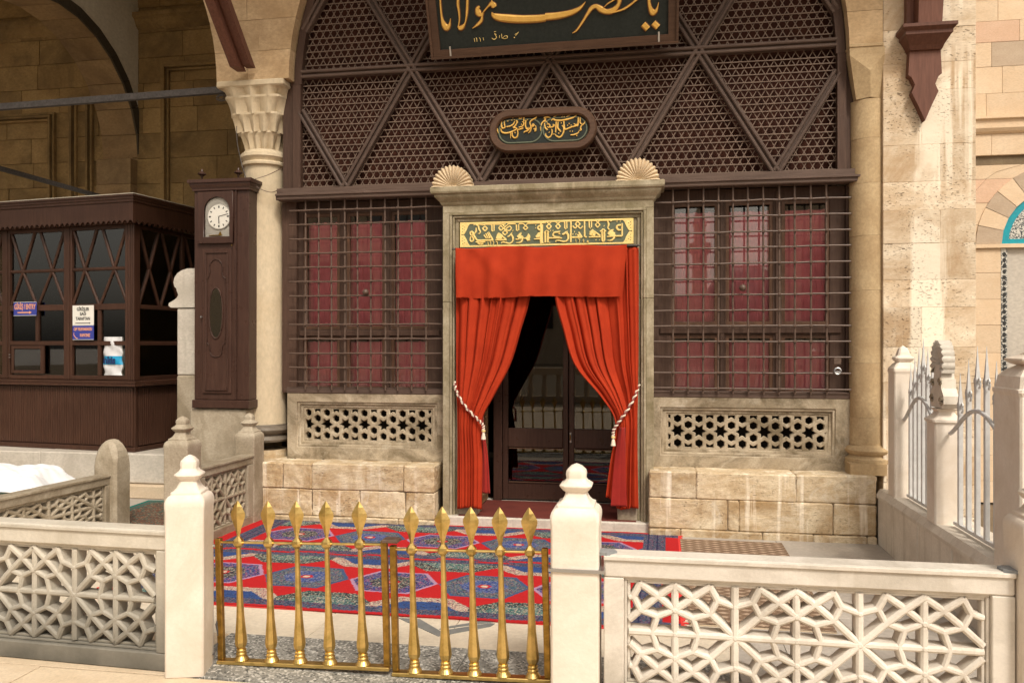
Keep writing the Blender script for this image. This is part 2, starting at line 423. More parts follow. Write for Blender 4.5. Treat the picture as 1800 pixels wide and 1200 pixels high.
M['slab_grey'] = stone('grey_veined_slab', (.44, .40, .36), (.56, .51, .45), dirt=(.30, .27, .24), dirt_amt=.5, scale=2.2, rough=.5, bump=.001, rnd=.07)
M['inlay'] = stone('dark_grey_inlay', (.16, .17, .17), (.23, .23, .22), scale=14, rough=.5, bump=.001, rnd=.05)
def granite():
    m, t, b, o = newmat('grey_speckled_granite'); N = NB(t); v = N.coord()
    x = N.n('ShaderNodeTexVoronoi'); N.l(v, x.inputs['Vector']); x.inputs['Scale'].default_value = 95
    sep = N.n('ShaderNodeSeparateColor'); N.l(x.outputs['Color'], sep.inputs[0])
    big = N.noise(v, 5, 5, .6, .2, .35, .65); col = N.mix(big, (.17, .165, .15), (.27, .26, .235))
    col = N.mix(N.remap(sep.outputs[0], .62, .9), col, (.52, .50, .46)); col = N.mix(N.remap(sep.outputs[1], .7, .95), col, (.07, .07, .065))
    N.l(col, b.inputs['Base Color']); b.inputs['Roughness'].default_value = .7; N.bump(N.noise(v, 40, 6), .004, b); return m
M['granite'] = granite()
M['wood'] = wood('umber_painted_wood', (.055, .029, .020), (.080, .045, .031), rough=.6, wear=(.20, .15, .12), wear_amt=.25)
M['wood_x'] = wood('umber_painted_beam', (.082, .052, .040), (.115, .076, .060), rough=.6, grain='x', wear=(.20, .15, .12), wear_amt=.35)
M['slat'] = wood('umber_lattice_slat', (.15, .102, .078), (.20, .14, .105), rough=.6, grain='n')
M['wood_kiosk'] = wood('chestnut_kiosk_wood', (.050, .022, .014), (.075, .035, .022), rough=.35)
M['wood_dark'] = wood('dark_mahogany', (.048, .024, .018), (.066, .034, .025), rough=.3, rnd=.08)
M['wood_sash'] = wood('brown_sash_wood', (.085, .045, .028), (.12, .06, .035), rough=.45)
M['wood_red'] = wood('red_brown_bracket_wood', (.115, .046, .030), (.16, .068, .045), rough=.55)
M['wood_door'] = wood('old_oak_door', (.17, .095, .045), (.26, .15, .075), rough=.45)
M['wood_frame'] = wood('brown_picture_frame', (.070, .036, .022), (.095, .052, .032), rough=.55, grain='x')
M['iron_brown'] = plain('brown_painted_iron', (.075, .045, .032), .5, 0, (.115, .072, .052), 30)
M['iron_black'] = plain('old_dark_iron', (.05, .042, .04), .7, .2, (.10, .09, .085), 40, .001)
M['steel'] = plain('galvanised_steel', (.45, .45, .46), .35, .9)
M['grey_iron'] = plain('pale_grey_painted_iron', (.60, .60, .60), .4, 0, (.50, .50, .50), 18, .0005)
M['brass'] = plain('polished_brass', (.74, .53, .20), .36, 1.0, (.44, .31, .09), 14, .0006, lo=.40, hi=.72)
M['brass_old'] = plain('tarnished_brass', (.48, .29, .07), .38, 1.0, (.25, .15, .035), 22, .001)
M['gold'] = plain('gilt_lettering', (.86, .54, .14), .38, .35, (.72, .42, .09), 12)
M['gold_pale'] = plain('pale_gilt', (.90, .70, .28), .45, .1, (.80, .58, .20), 30)
M['board_dark'] = plain('blue_black_board', (.014, .018, .016), .65, 0, (.022, .027, .024), 40, .0008, spec=.25)
M['board_green'] = plain('grey_green_enamel', (.085, .105, .068), .5, 0, (.11, .125, .08), 20)
M['gilt_edge'] = plain('red_ochre_edge', (.16, .05, .012), .6)  # dark red rim layer under the gold letters
M['white_paint'] = plain('white_print', (.78, .76, .70), .5)
M['red'] = cloth('vermilion_curtain_cloth', (.40, .036, .009), (.34, .028, .007), sheen=.0)
M['red_lining'] = cloth('crimson_curtain_lining', (.30, .020, .014), (.25, .016, .012), sheen=.1)
M['pink'] = cloth('rose_window_curtain', (.92, .31, .36), (.80, .24, .29), sheen=.2)
M['dark_cloth'] = cloth('maroon_backing_cloth', (.030, .0085, .005), (.055, .017, .009), sheen=.0)
M['black_cloth'] = cloth('dark_inner_curtain', (.018, .014, .012), (.026, .02, .016), sheen=.0)
M['rope'] = plain('cream_cord', (.72, .62, .50), .8); M['rope2'] = plain('maroon_cord', (.22, .04, .04), .8)
M['glass'] = glass('window_glass', (.97, .96, .95), 1.0, 1.72, .0)
M['glass_door'] = glass('door_glass', (.45, .42, .36), .9, 1.75, .0)
M['glass_clock'] = glass('clock_glass', (.99, .99, .99), 1.0, 1.2, .0)
M['glass_kiosk'] = glass('kiosk_glass', (.84, .84, .78), 1.0, 1.8, .0)
M['rug'] = vcol('woven_rug_pile'); M['mat'] = vcol('woven_grass_mat', .9, .004, 120)
M['fringe'] = plain('red_rug_fringe', (.62, .035, .03), .95)
M['white_cloth'] = cloth('white_cotton_sheet', (.82, .82, .84), (.76, .76, .79))
M['blue_sign'] = plain('blue_sign_board', (.035, .05, .30), .4); M['orange'] = plain('salmon_print', (.80, .36, .20), .5)
M['black_print'] = plain('black_print', (.02, .02, .02), .5)
M['bag'] = plain('white_plastic_bag', (.72, .72, .74), .35, 0, (.6, .6, .62), 9); M['cyan'] = plain('cyan_print', (.015, .30, .55), .4)
M['navy_print'] = plain('navy_print', (.01, .03, .12), .5)
M['dial'] = plain('enamel_dial', (.90, .88, .82), .3); M['dialback'] = plain('dial_surround', (.42, .40, .36), .4)
M['turq'] = plain('turquoise_glazed_tile', (.02, .34, .42), .2, 0, (.03, .26, .34), 30)
M['tileblack'] = plain('black_and_white_tile', (.05, .06, .07), .3, 0, (.62, .60, .55), 70, lo=.47, hi=.53)
M['greymarble_panel'] = stone('polished_grey_panel', (.50, .46, .41), (.56, .52, .46), scale=2, rough=.3, bump=.0005, rnd=0)
M['redmat'] = cloth('brick_red_floor_runner', (.14, .032, .024), (.11, .025, .02), sheen=.0)
M['skin'] = plain('skin', (.45, .26, .18), .6); M['coat'] = cloth('dark_blue_uniform', (.015, .018, .03), (.02, .022, .035)); M['hair'] = plain('dark_hair', (.01, .008, .007), .7)
M['leather'] = plain('dark_green_cloth', (.02, .04, .025), .8)
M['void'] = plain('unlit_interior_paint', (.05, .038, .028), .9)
M['lead'] = stone('lead_dome_sheet', (.22, .23, .24), (.28, .29, .30), scale=4, rough=.6, bump=.002, rnd=0)
M['pale_patch'] = plain('pale_patch_yellow', (.80, .62, .30), .8)
M['dark_base'] = stone('dark_moulded_base_stone', (.13, .105, .08), (.21, .175, .135), dirt=(.07, .055, .04), scale=6, layer=3, rough=.5, bump=.002, rnd=0)
# ---------------------------------------------------------------- ground and paving
o = MB().box(-300, 300, -300, 300, -.30, -.12).build('ground', M['slab_grey']); o['kind'] = 'structure'
terr = MB().box(-12, 9, -3.325, 6, -.11, -.02).build('terrace_floor', M['mortar']); terr['kind'] = 'structure'
def slabs(parent, m, x0, x1, y0, y1, nx, ny, z=0.0, gap=.004, jit=.0015, off=0.0, name='paving_slab'):
    for j in range(ny):
        w = (x1-x0)/nx; sh = (off*w if j % 2 else 0)
        xs = sorted(set([x0]+[min(max(x0+w*i+sh, x0), x1) for i in range(nx+1)]+[x1]))
        for a, b in zip(xs[:-1], xs[1:]):
            if b-a < .02: continue
            dz = random.uniform(-jit, jit)
            MB().cbox(a+gap/2, b-gap/2, y0+(y1-y0)*j/ny+gap/2, y0+(y1-y0)*(j+1)/ny-gap/2, z-.05, z+dz, .002).build(name, m, parent)
slabs(terr, M['slab'], -4.9, .42, -2.74, -1.90, 7, 1, off=.3)
slabs(terr, M['slab'], -4.9, .2, -1.90, .1, 5, 2, off=.5)
slabs(terr, M['slab_grey'], .42, 1.80, -3.15, -1.9, 2, 2, off=.4)
slabs(terr, M['slab_grey'], .2, 1.80, -1.9, .0, 2, 3, off=.5)
slabs(terr, M['slab_grey'], -7.4, -4.9, -3.1, .75, 3, 4, off=.5)
slabs(terr, M['slab'], -4.9, -3.62, .1, .72, 2, 1)
slabs(terr, M['granite'], -2.30, .42, -3.32, -2.744, 2, 1, z=.004); slabs(terr, M['travertine'], -4.9, -2.304, -3.32, -2.744, 2, 1, z=.0)
MB().prism([PZ(u, v) for u, v in ((700, 1086), (770, 1118), (862, 1101), (870, 1096), (862, 1095), (774, 1109), (738, 1088))], -.001, .0035, 'z').build('inlay_strip', M['inlay'], terr)
MB().prism([PZ(u, v) for u, v in ((772, 1106), (882, 1091), (868, 1088), (776, 1103))], -.001, .0035, 'z').build('inlay_strip', M['inlay'], terr)
o = MB().box(-60, 60, -60, -3.326, -.11, -.03).build('forecourt_paving', M['mortar']); o['kind'] = 'structure'
slabs(o, M['travertine'], -4.4, 2.6, -3.95, -3.33, 5, 1, z=.0, off=.2)
slabs(o, M['travertine'], -4.9, 3.1, -4.8, -3.95, 6, 1, z=.0)
for yy in range(6): slabs(o, M['travertine'], -6, 6, -6.0-yy*1.2, -4.8-yy*1.2, 6, 1, z=0, off=.5*(yy % 2))

# ---------------------------------------------------------------- stone benches under the windows (with the base course)
def bench(label, rows, xe0, xe1, yb):
    t = thing('stone_bench', label, 'bench', ((xe0+xe1)/2, 0, 0))
    MB().box(xe0+.01, xe1-.01, .012, yb, 0.0, .50).build('core', M['mortar'], t)
    for z0, z1, us, yf in rows:
        xs = [xe0]+[PY(u, 870)[0] for u in us]+[xe1]
        for a, b in zip(xs[:-1], xs[1:]):
            MB().cbox(a+.0015, b-.0015, yf+random.uniform(-.005, .004), yf+.16 if z1 < .5 else yb, z0+.0012, z1-.0012, .010, .0035).build('stone_block', M['bench'], t)
    return t
bl = bench('honey stone bench of worn blocks left of the door curtain', [(0, .055, (520, 640, 700), -.012), (.055, .295, (525, 548, 632, 712), 0), (.295, .53, (497, 548, 709), 0)], -3.64, -1.885, .42)
br = bench('white streaked stone bench between the door and the iron fence', [(-.03, .06, (1196, 1340, 1430, 1525), -.012), (.06, .315, (1279, 1299, 1465), 0), (.315, .54, (1224, 1399), 0)], -.02, 1.785, .42)

# ---------------------------------------------------------------- arcade wall: arch stones, pier courses
CX, CZ, AR = -.85, 4.03, 2.45
def arcx(z, side, cx=CX, r=AR):
    d = max(z-CZ, 0); return cx+side*math.sqrt(max(r*r-d*d, 0))
wall = thing('arcade_wall', 'golden stone arcade wall with round arch over the wooden lattice screen', 'wall', (CX, .1, 0))
def course(t, m, f0, f1, z0, z1, y0, y1, joints=(), name='stone_block'):
    """one course between two boundary functions of z, cut at joint fractions"""
    fr = [0]+list(joints)+[1]
    for a, b in zip(fr[:-1], fr[1:]):
        zs = [z0, (z0+z1)/2, z1]
        L = [(f0(z)*(1-a)+f1(z)*a+.0015, z) for z in zs]; Rr = [(f0(z)*(1-b)+f1(z)*b-.0015, z) for z in zs]
        poly = [(p[0], p[1]+(.0015 if i == 0 else (-.0015 if i == 2 else 0))) for i, p in enumerate(L)]+[(p[0], p[1]+(.0015 if p[1] == z0 else (-.0015 if p[1] == z1 else 0))) for p in Rr[::-1]]
        MB().prism(poly, y0+random.uniform(-.0025, .0025), y1).build(name, m, t)
lx = lambda z: arcx(z, 1, -6.47)
rx = lambda z: arcx(z, -1)
zc = [4.06, 4.33, 4.62, 4.86, 5.1, 5.35, 5.6, 5.85, 6.1]
for i, (a, b) in enumerate(zip(zc[:-1], zc[1:])): course(wall, M['facade'], lx, rx, a, b, .1, .46, (.30, .58) if i % 2 else (.44,))
for i, (a, b) in enumerate(zip(zc[:-1], zc[1:])): course(wall, M['facade'], lambda z: arcx(z, 1)+.0, lambda z: 1.86, a, b, .1, .46, (.55,) if i > 2 else ())
for i in range(8):   # key stones of the arch out of frame keep the eaves carried
    a0, a1 = R(58+i*8), R(58+(i+1)*8)
    MB().prism([(CX+AR*math.cos(a0), CZ+AR*math.sin(a0)), (CX+AR*math.cos(a1), CZ+AR*math.sin(a1)), (CX+(AR+.4)*math.cos(a1), CZ+(AR+.4)*math.sin(a1)), (CX+(AR+.4)*math.cos(a0), CZ+(AR+.4)*math.sin(a0))], .1, .46).build('arch_stone', M['facade'], wall)
MB().box(-3.9, 1.86, .14, .44, 6.1, 6.9).build('upper_wall', M['facade'], wall)
# left bay arch beyond the column (frame left)
MB().box(-9.6, -8.95, .1, .46, .45, 6.9).build('pier', M['facade'], wall)

# pier at the right: big pitted blocks
pier = thing('stone_pier', 'tall pier of pitted travertine blocks with white runs right of the column', 'pier', (2.2, .1, 0))
MB().box(1.863, 2.557, .104, 2.02, 0, 7).build('core', M['pier'], pier)
vs = [18, 52, 112, 160, 255, 320, 370, 428, 492, 540, 610, 672, 735, 800, 850, 905, 965]
zs = [6.6, 6.1, 5.6, 5.2, 4.8]+[PY(1600, v, .1)[1] for v in vs[1:]]+[-.02]
for i, (b, a) in enumerate(zip(zs[:-1], zs[1:])):
    js = random.choice([(1,), (.42, 1), (.62, 1), (.33, 1), (.52, 1)])
    if i > 4 and i % 3 == 0: js = (1,)
    p = 0
    for j in js:
        MB().cbox(1.86+.70*p+.001, 1.86+.70*j-.001, .1+random.uniform(-.0025, .002), .5, a+.0005, b-.0005, .0025, .001).build('stone_block', M['pier'], pier); p = j

# far wall with striped arch, set back at the right
fw = thing('far_wall', 'pale wall of banded stones with striped arch at the right edge', 'wall', (4.2, 2, 0))
MB().box(2.5, 6.5, 2.03, 2.4, 0, 7).build('core', M['mortar'], fw)
YF = 2.0
fcx, fcz, fri, fro = 4.05, 2.62, .56, .80
def farblocks(z0, z1, xs, ms):
    for (a, b), m in zip(zip(xs[:-1], xs[1:]), ms): MB().cbox(a+.001, b-.001, YF+random.uniform(-.002, .002), 2.2, z0+.001, z1-.001, .003).build('stone_block', M[m], fw)
cz = [PY(1740, v, YF)[1] for v in (-150, -90, -40, 0, 38, 75, 118, 165, 208)]
ms = ['farwall', 'farpink', 'farwall', 'farwall', 'farpink', 'fargrey', 'farwall', 'farwall']
for k in range(8):
    xs = [[2.6, 3.62, 4.5, 6.4], [2.6, 3.62, 4.4, 6.4], [2.6, 3.4, 4.2, 6.4], [2.6, 3.46, 4.3, 6.4], [2.6, 3.66, 4.6, 6.4], [2.6, 3.40, 4.3, 6.4], [2.6, 3.5, 4.5, 6.4], [2.6, 3.35, 4.1, 6.4]][k]
    mm = ms[k]; farblocks(cz[k+1], cz[k], xs, ['farwall', 'fargrey', 'farwall'] if k == 5 else (['farpink', 'farwall', 'farpink'] if k == 4 else [mm]*3))
L0, L1 = cz[-1], PY(1740, 236, YF)[1]
MB().loft([[(2.6, YF+.0-p, z), (6.4, YF-p, z), (6.4, YF+.2, z), (2.6, YF+.2, z)] for p, z in ((.0, L1), (.03, L1+.02), (.05, L1+.05), (.05, L0-.03), (.08, L0-.02), (.08, L0))]).build('string_course', M['farwall'], fw)
# wall field around the arch: courses cut by the arch outline
def fa(z): 
    d = z-fcz; return fcx-math.sqrt(max(fro**2-d*d, 0)) if d > 0 else fcx-fro
zz = [L1, 3.52, 3.28, 3.04, 2.82, 2.62]
for i, (b, a) in enumerate(zip(zz[:-1], zz[1:])):
    if a >= fcz+fro: farblocks(a, b, [2.6, 3.4+.2*(i % 2), 4.3, 6.4], ['farwall']*3)
    else:
        m_ = M['farpink'] if i in (2,) else M['farwall']
        course(fw, m_, lambda z: 2.6, fa, a, min(b, fcz+fro), YF, 2.2, (.75,)); course(fw, m_, lambda z: 2*fcx-fa(z), lambda z: 6.4, a, min(b, fcz+fro), YF, 2.2, (.4,))
for k in range(13):
    a0, a1 = math.pi*k/13, math.pi*(k+1)/13; g = .004
    MB().prism([(fcx+r*math.cos(q), fcz+r*math.sin(q)) for r, q in ((fri+.0, a0+g), (fri, a1-g), (fro, a1-g), (fro, (a0+a1)/2), (fro, a0+g))], YF-.012, 2.2).build('arch_stone', M['farwall' if k % 2 else 'fargrey'], fw)
MB().prism([(fcx+(fri-.002)*math.cos(math.pi*k/24), fcz+(fri-.002)*math.sin(math.pi*k/24)) for k in range(25)]+[(fcx+(fri-.07)*math.cos(math.pi*(24-k)/24), fcz+(fri-.07)*math.sin(math.pi*(24-k)/24)) for k in range(25)], YF+.01, 2.1).build('turquoise_tile_band', M['turq'], fw)
MB().prism([(fcx+(fri-.073)*math.cos(math.pi*k/24), fcz+.05+(fri-.073)*math.sin(math.pi*k/24)) for k in range(25)], YF+.02, 2.1).build('tile_panel', M['tileblack'], fw)
MB().box(fcx-fri, fcx+fri, YF+.012, 2.1, fcz-.0, fcz+.05).build('turquoise_tile_band', M['turq'], fw)
MB().box(fcx-fro-.02, fcx+fro, YF-.03, 2.1, fcz-.04, fcz-.001).build('impost', M['farwall'], fw)
for side in (-1, 1):
    MB().box(fcx+side*(fri-.0), fcx+side*(fri-.055), YF+.0, 2.1, .5, fcz-.041).build('patterned_tile_strip', M['tileblack'], fw)
b_ = MB()
for k in range(34): b_.prism([(fcx-fri+.028+.018*math.cos(R(60*q)), .6+k*.058+.024*math.sin(R(60*q))) for q in range(6)], YF-.003, YF+.01)
b_.build('tile_studs', M['black_print'], fw)
MB().box(fcx-fri+.056, fcx+fri-.056, YF+.02, 2.1, .0, fcz-.042).build('marble_panel', M['greymarble_panel'], fw)
zz = [2.58, 2.33, 2.06, 1.8, 1.52, 1.26, 1.0, .74, .48, .22, 0]
for i, (b, a) in enumerate(zip(zz[:-1], zz[1:])): farblocks(a, b, [2.6, 3.0+.25*(i % 2), fcx-fri-.002], [('farwall', 'farpink', 'farwall', 'farwall')[i % 4], 'farwall'])

# ---------------------------------------------------------------- porch interior, left
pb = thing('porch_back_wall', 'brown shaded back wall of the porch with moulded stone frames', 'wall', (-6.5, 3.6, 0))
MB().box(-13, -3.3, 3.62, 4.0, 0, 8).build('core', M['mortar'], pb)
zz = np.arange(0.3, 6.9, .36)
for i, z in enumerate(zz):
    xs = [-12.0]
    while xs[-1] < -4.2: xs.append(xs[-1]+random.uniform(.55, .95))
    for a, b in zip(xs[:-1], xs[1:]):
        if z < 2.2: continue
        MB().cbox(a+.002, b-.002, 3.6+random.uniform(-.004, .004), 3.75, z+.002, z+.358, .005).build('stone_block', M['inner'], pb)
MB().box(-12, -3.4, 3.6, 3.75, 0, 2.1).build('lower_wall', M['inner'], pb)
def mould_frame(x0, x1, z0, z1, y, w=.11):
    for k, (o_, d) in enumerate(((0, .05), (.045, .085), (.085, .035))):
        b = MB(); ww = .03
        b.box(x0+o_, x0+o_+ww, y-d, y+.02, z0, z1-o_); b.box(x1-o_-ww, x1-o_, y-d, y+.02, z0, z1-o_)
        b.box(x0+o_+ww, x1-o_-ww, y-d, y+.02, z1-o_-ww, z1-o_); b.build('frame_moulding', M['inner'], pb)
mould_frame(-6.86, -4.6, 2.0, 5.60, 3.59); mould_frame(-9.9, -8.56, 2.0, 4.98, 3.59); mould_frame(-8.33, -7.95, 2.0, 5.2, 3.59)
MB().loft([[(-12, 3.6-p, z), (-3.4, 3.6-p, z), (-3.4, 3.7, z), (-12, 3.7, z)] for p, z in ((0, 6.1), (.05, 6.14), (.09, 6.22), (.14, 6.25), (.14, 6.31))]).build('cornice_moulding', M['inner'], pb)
# transverse arch wall at x = -7.25 with open arch from the facade column to the back wall
ta = thing('transverse_arch', 'stone arch crossing the porch with a lit soffit and grey plaster above', 'arch', (-7.5, 2, 0))
acy, acz, ar = 2.02, 4.25, 1.58
def ay(k, n=14, r=ar): a = math.pi*k/n; return acy+r*math.cos(a), acz+r*math.sin(a)
for k in range(14):
    q = [ay(k+.01), ay(k+.99), ay(k+.99, r=ar+.13), ay(k+.01, r=ar+.13)]
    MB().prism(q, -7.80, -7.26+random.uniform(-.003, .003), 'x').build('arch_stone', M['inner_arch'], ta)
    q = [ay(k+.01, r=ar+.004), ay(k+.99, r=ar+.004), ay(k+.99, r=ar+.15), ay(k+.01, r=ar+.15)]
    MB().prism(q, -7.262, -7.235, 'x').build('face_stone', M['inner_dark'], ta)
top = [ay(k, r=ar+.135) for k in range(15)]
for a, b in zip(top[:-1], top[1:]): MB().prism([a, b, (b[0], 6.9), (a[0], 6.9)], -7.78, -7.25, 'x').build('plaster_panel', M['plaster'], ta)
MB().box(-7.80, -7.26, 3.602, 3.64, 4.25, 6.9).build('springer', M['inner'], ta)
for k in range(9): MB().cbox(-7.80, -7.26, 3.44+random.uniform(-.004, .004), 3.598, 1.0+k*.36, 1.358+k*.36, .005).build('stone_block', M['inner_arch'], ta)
o = MB().box(-13, -3.6, .4, 4.0, 6.9, 7.05).build('ceiling', M['plaster']); o['kind'] = 'structure'
o = MB().box(-4.2, -3.75, .9, 4.0, 0, 6.9).top('partition_wall', M['inner'], 'brown stone return wall closing the porch behind the column', 'wall')
# plinth under the kiosk with a lower step
pl = thing('marble_plinth', 'long grey marble plinth with a lower step carrying the wooden kiosk', 'plinth', (-6, .8, 0))
xs = [-9.5, PY(70, 820, .8)[0], PY(160, 820, .8)[0]+.35, -4.72, -4.15]
for a, b in zip(xs[:-1], xs[1:]): MB().cbox(a+.002, b-.002, .8+random.uniform(-.003, .003), 3.4, .145, .455, .012, .002).build('marble_block', M['marble_grey'], pl)
for a, b in ((-9.5, -6.2), (-6.2, -4.1)): MB().cbox(a+.002, b-.002, .72, .9, 0, .14, .01).build('step_block', M['travertine'], pl)
MB().box(-9.5, -4.1, .83, 3.4, 0, .14).build('core', M['mortar'], pl)

# ---------------------------------------------------------------- columns
def muq(b, cx, cy, z0, z1, h0, h1, flutes, sq0, sq1, lip=.02, asp=1.0):
    """a tier of hanging niches: outline morphs from round to square and is scalloped"""
    n = 96; rings = []
    for i in range(7):
        t = i/6; z = z0+(z1-z0)*t; h = h0+(h1-h0)*(t**1.6); sq = sq0+(sq1-sq0)*t; am = .17*(1-t)**.8
        ring = []
        for k in range(n):
            a = 2*math.pi*k/n; cs, sn = math.cos(a), math.sin(a)
            p = 2+sq*7; rr = 1/((abs(cs)**p+abs(sn)**p)**(1/p))
            f = abs(((a/(2*math.pi)*flutes) % 1)-.5)*2
            ring.append((cx+h*rr*cs*(1-am*(1-f)**1.0), cy+h*rr*sn*(1-am*(1-f)), z+.018*(1-f)*(1-t)))
        rings.append(ring)
    ring = rings[-1]; rings.append([(x, y, z1+lip) for x, y, z in ring])
    b.loft(rings)
cl = thing('left_column', 'cream round column with carved stalactite capital behind the clock', 'column', (-3.68, .40, .5))
kx, ky = -3.68, .40
MB().lathe([(.215, 0), (.215, .06), (.205, .1)], kx, ky, 32, .50).build('base_drum', M['bench'], cl)
MB().lathe([(.225, .10), (.235, .12), (.225, .15), (.205, .165), (.245, .19), (.255, .215), (.245, .24), (.225, .25), (.22, .265)], kx, ky, 40, .58).build('dark_base_ring', M['dark_base'], cl, smooth=True)
MB().lathe([(.205, 0), (.200, 1.2), (.195, 2.46)], kx, ky, 48, .845).build('shaft', M['column'], cl, smooth=True)
b = MB(); b.lathe([(.197, 0), (.222, .01), (.225, .03), (.205, .045), (.212, .06), (.235, .085), (.232, .115), (.200, .14), (.198, .15)], kx, ky, 48, 3.30); b.build('neck_ring', M['column'], cl, smooth=True)
b = MB(); muq(b, kx, ky, 3.44, 3.60, .180, .205, 16, .05, .3); b.build('capital_tier', M['column'], cl)
b = MB(); muq(b, kx, ky, 3.60, 3.76, .232, .258, 16, .35, .55); b.build('capital_tier', M['column'], cl)
b = MB(); muq(b, kx, ky, 3.76, 3.91, .272, .292, 12, .6, .85); b.build('capital_tier', M['column'], cl)
b = MB(); muq(b, kx, ky, 3.91, 4.02, .298, .325, 12, .9, 1.0, .0); b.build('capital_tier', M['column'], cl)
MB().cbox(kx-.335, kx+.335, ky-.325, ky+.335, 4.0, 4.062, .012).build('abacus', M['column'], cl)
# stone mass under the column, right of the clock
MB().box(-3.95, -3.46, .2, .62, 0, .50).top('column_footing', M['bench'], 'rough stone footing under the cream column', 'footing')

cr = thing('right_column', 'ochre half round column between the window grille and the pier', 'column', (1.78, .25, .54))
b = MB().loft([[(1.80-.20*q, .06, z), (1.88, .06, z), (1.88, .40, z), (1.80-.20*q, .40, z)] for q, z in ((1.0, .54), (1.0, .63))]); b.build('plinth_block', M['column_r'], cr)
MB().lathe([(.20, .0), (.20, .03), (.175, .045), (.165, .06), (.19, .075), (.20, .10), (.185, .125), (.16, .135), (.155, .145)], 1.80, .27, 32, .63).build('base_moulding', M['column_r'], cr, smooth=True)
zz = [.775, 1.0, 1.45, 2.05, 2.5, 2.93, 3.3, 3.62]
for a, b in zip(zz[:-1], zz[1:]): MB().lathe([(.151, 0), (.151, b-a-.0015)], 1.79+.003*random.uniform(-1, 1), .27, 32, a).build('shaft_drum', M['column_r'], cr, smooth=True)
# faceted capital: narrow bottom, wide top, folded triangles
fc = [(1.66, .16, 3.62), (1.87, .13, 3.62), (1.765, .115, 3.66), (1.60, .085, 4.0), (1.86, .06, 4.0), (1.70, .10, 3.84), (1.745, .07, 3.80)]
b = MB(); zt, zb = 4.03, 3.62
b.add([(1.665, .15, zb), (1.87, .15, zb), (1.60, .088, zt), (1.87, .088, zt), (1.77, .118, 3.63), (1.755, .070, 3.83), (1.60, .088, 3.97), (1.87, .088, 3.97), (1.665, .45, zb), (1.60, .45, zt), (1.87, .45, zb), (1.87, .45, zt)],
      [(0, 4, 5), (4, 1, 5), (0, 5, 6), (1, 7, 5), (6, 5, 7), (6, 7, 3, 2), (0, 6, 2, 9, 8), (1, 10, 11, 3, 7), (0, 8, 10, 1, 4), (8, 9, 11, 10)])
b.build('capital', M['column_r'], cr)
MB().cbox(1.595, 1.862, .08, .45, 4.03, 4.058, .004).build('abacus', M['column_r'], cr)

# ---------------------------------------------------------------- eaves over the arcade (out of frame, carried by the brackets)
ev = thing('eaves', 'wide timber eaves projecting over the arcade above the brackets', 'eaves', (-.85, -.6, 6.3))
MB().box(-10, 2.75, -1.35, .1, 6.30, 6.42).build('boarding', M['wood_red'], ev)
MB().box(-10, 2.75, -1.42, -1.30, 6.15, 6.45).build('fascia', M['wood_red'], ev)

# brackets
bk = thing('slanted_timber_strut', 'slanted red brown timber strut on the left pier above the capital', 'bracket', (-3.75, .0, 4.1))
p0 = Vector((-3.70, .06, 4.13)); p1 = onplane(352, -95, Vector((0, -.75, 0)), Vector((0, 1, 0)))
d = (p1-p0).normalized(); p2 = p0+d*2.6
b = MB().bar(p0+Vector((-.045, 0, 0)), p2+Vector((-.045, 0, 0)), .085, .15, ridge=.01); b.build('strut', M['wood_red'], bk)
MB().bar(p0+Vector((.045, .01, .03)), p2+Vector((.045, .01, 0)), .085, .11, ridge=.01).build('strut', M['wood_red'], bk)
MB().bar(p0+d*.75+Vector((-.10, -.02, 0)), p0+d*.75+Vector((.11, -.02, .02)), .02, .17).build('iron_strap', M['iron_brown'], bk)

cb = thing('carved_bracket', 'carved dark red wooden bracket with pointed drop on the travertine pier', 'bracket', (2.16, 0, 4.0))
cx_ = 2.155
prof = [(.0, 3.39), (.045, 3.50), (.10, 3.62), (.075, 3.68), (.10, 3.74), (.125, 3.76), (.115, 3.95)]
MB().prism([(cx_-x, z) for x, z in prof]+[(cx_+x, z) for x, z in prof[:0:-1]], .02, .098).build('drop', M['wood_red'], cb)
MB().loft([[(cx_-h, .098-q, z), (cx_+h, .098-q, z), (cx_+h, .098, z), (cx_-h, .098, z)] for h, q, z in ((.12, .10, 3.95), (.13, .12, 3.98), (.165, .17, 4.04), (.175, .18, 4.05), (.175, .18, 4.075), (.20, .21, 4.10), (.20, .21, 4.125))]).build('shelf', M['wood_red'], cb)
arc = [(2.16, .02-.02*k*k, 4.13+.16*k) for k in range(10)]
b = MB(); rr = []
for k in range(12):
    z = 4.13+k*.17; y = .02-.010*k*k; x0, x1 = 2.075, 2.25+.006*k*k
    rr.append([(x0, y-.10, z), (x1, y-.10, z), (x1, y+.10, z), (x0, y+.10, z)])
b.loft(rr); b.build('curved_strut', M['wood_red'], cb)
MB().box(2.02, 2.072, .03, .098, 4.125, 6.2).build('back_board', M['wood_red'], cb)
# ---------------------------------------------------------------- wooden tympanum screen
ty = thing('lattice_screen', 'great brown wooden lattice screen filling the arch above the door', 'screen', (CX, .22, 2.95))
RI = 2.40
def inside(x, z, r=RI): return -3.235 < x < 1.535 and (z <= CZ or (x-CX)**2+(z-CZ)**2 < r*r)
def seg_clip(p, q, r=RI):
    """longest inside stretch of a segment"""
    n = 400; best = None; cur = None
    for i in range(n+1):
        t = i/n; x, z = p[0]+(q[0]-p[0])*t, p[1]+(q[1]-p[1])*t
        if inside(x, z, r) and z > 3.05:
            if cur is None: cur = t
            last = t
        elif cur is not None:
            if best is None or last-cur > best[1]-best[0]: best = (cur, last)
            cur = None
    if cur is not None and (best is None or last-cur > best[1]-best[0]): best = (cur, last)
    if best is None or best[1]-best[0] < .002: return None
    f = lambda t: (p[0]+(q[0]-p[0])*t, p[1]+(q[1]-p[1])*t)
    return f(best[0]), f(best[1])
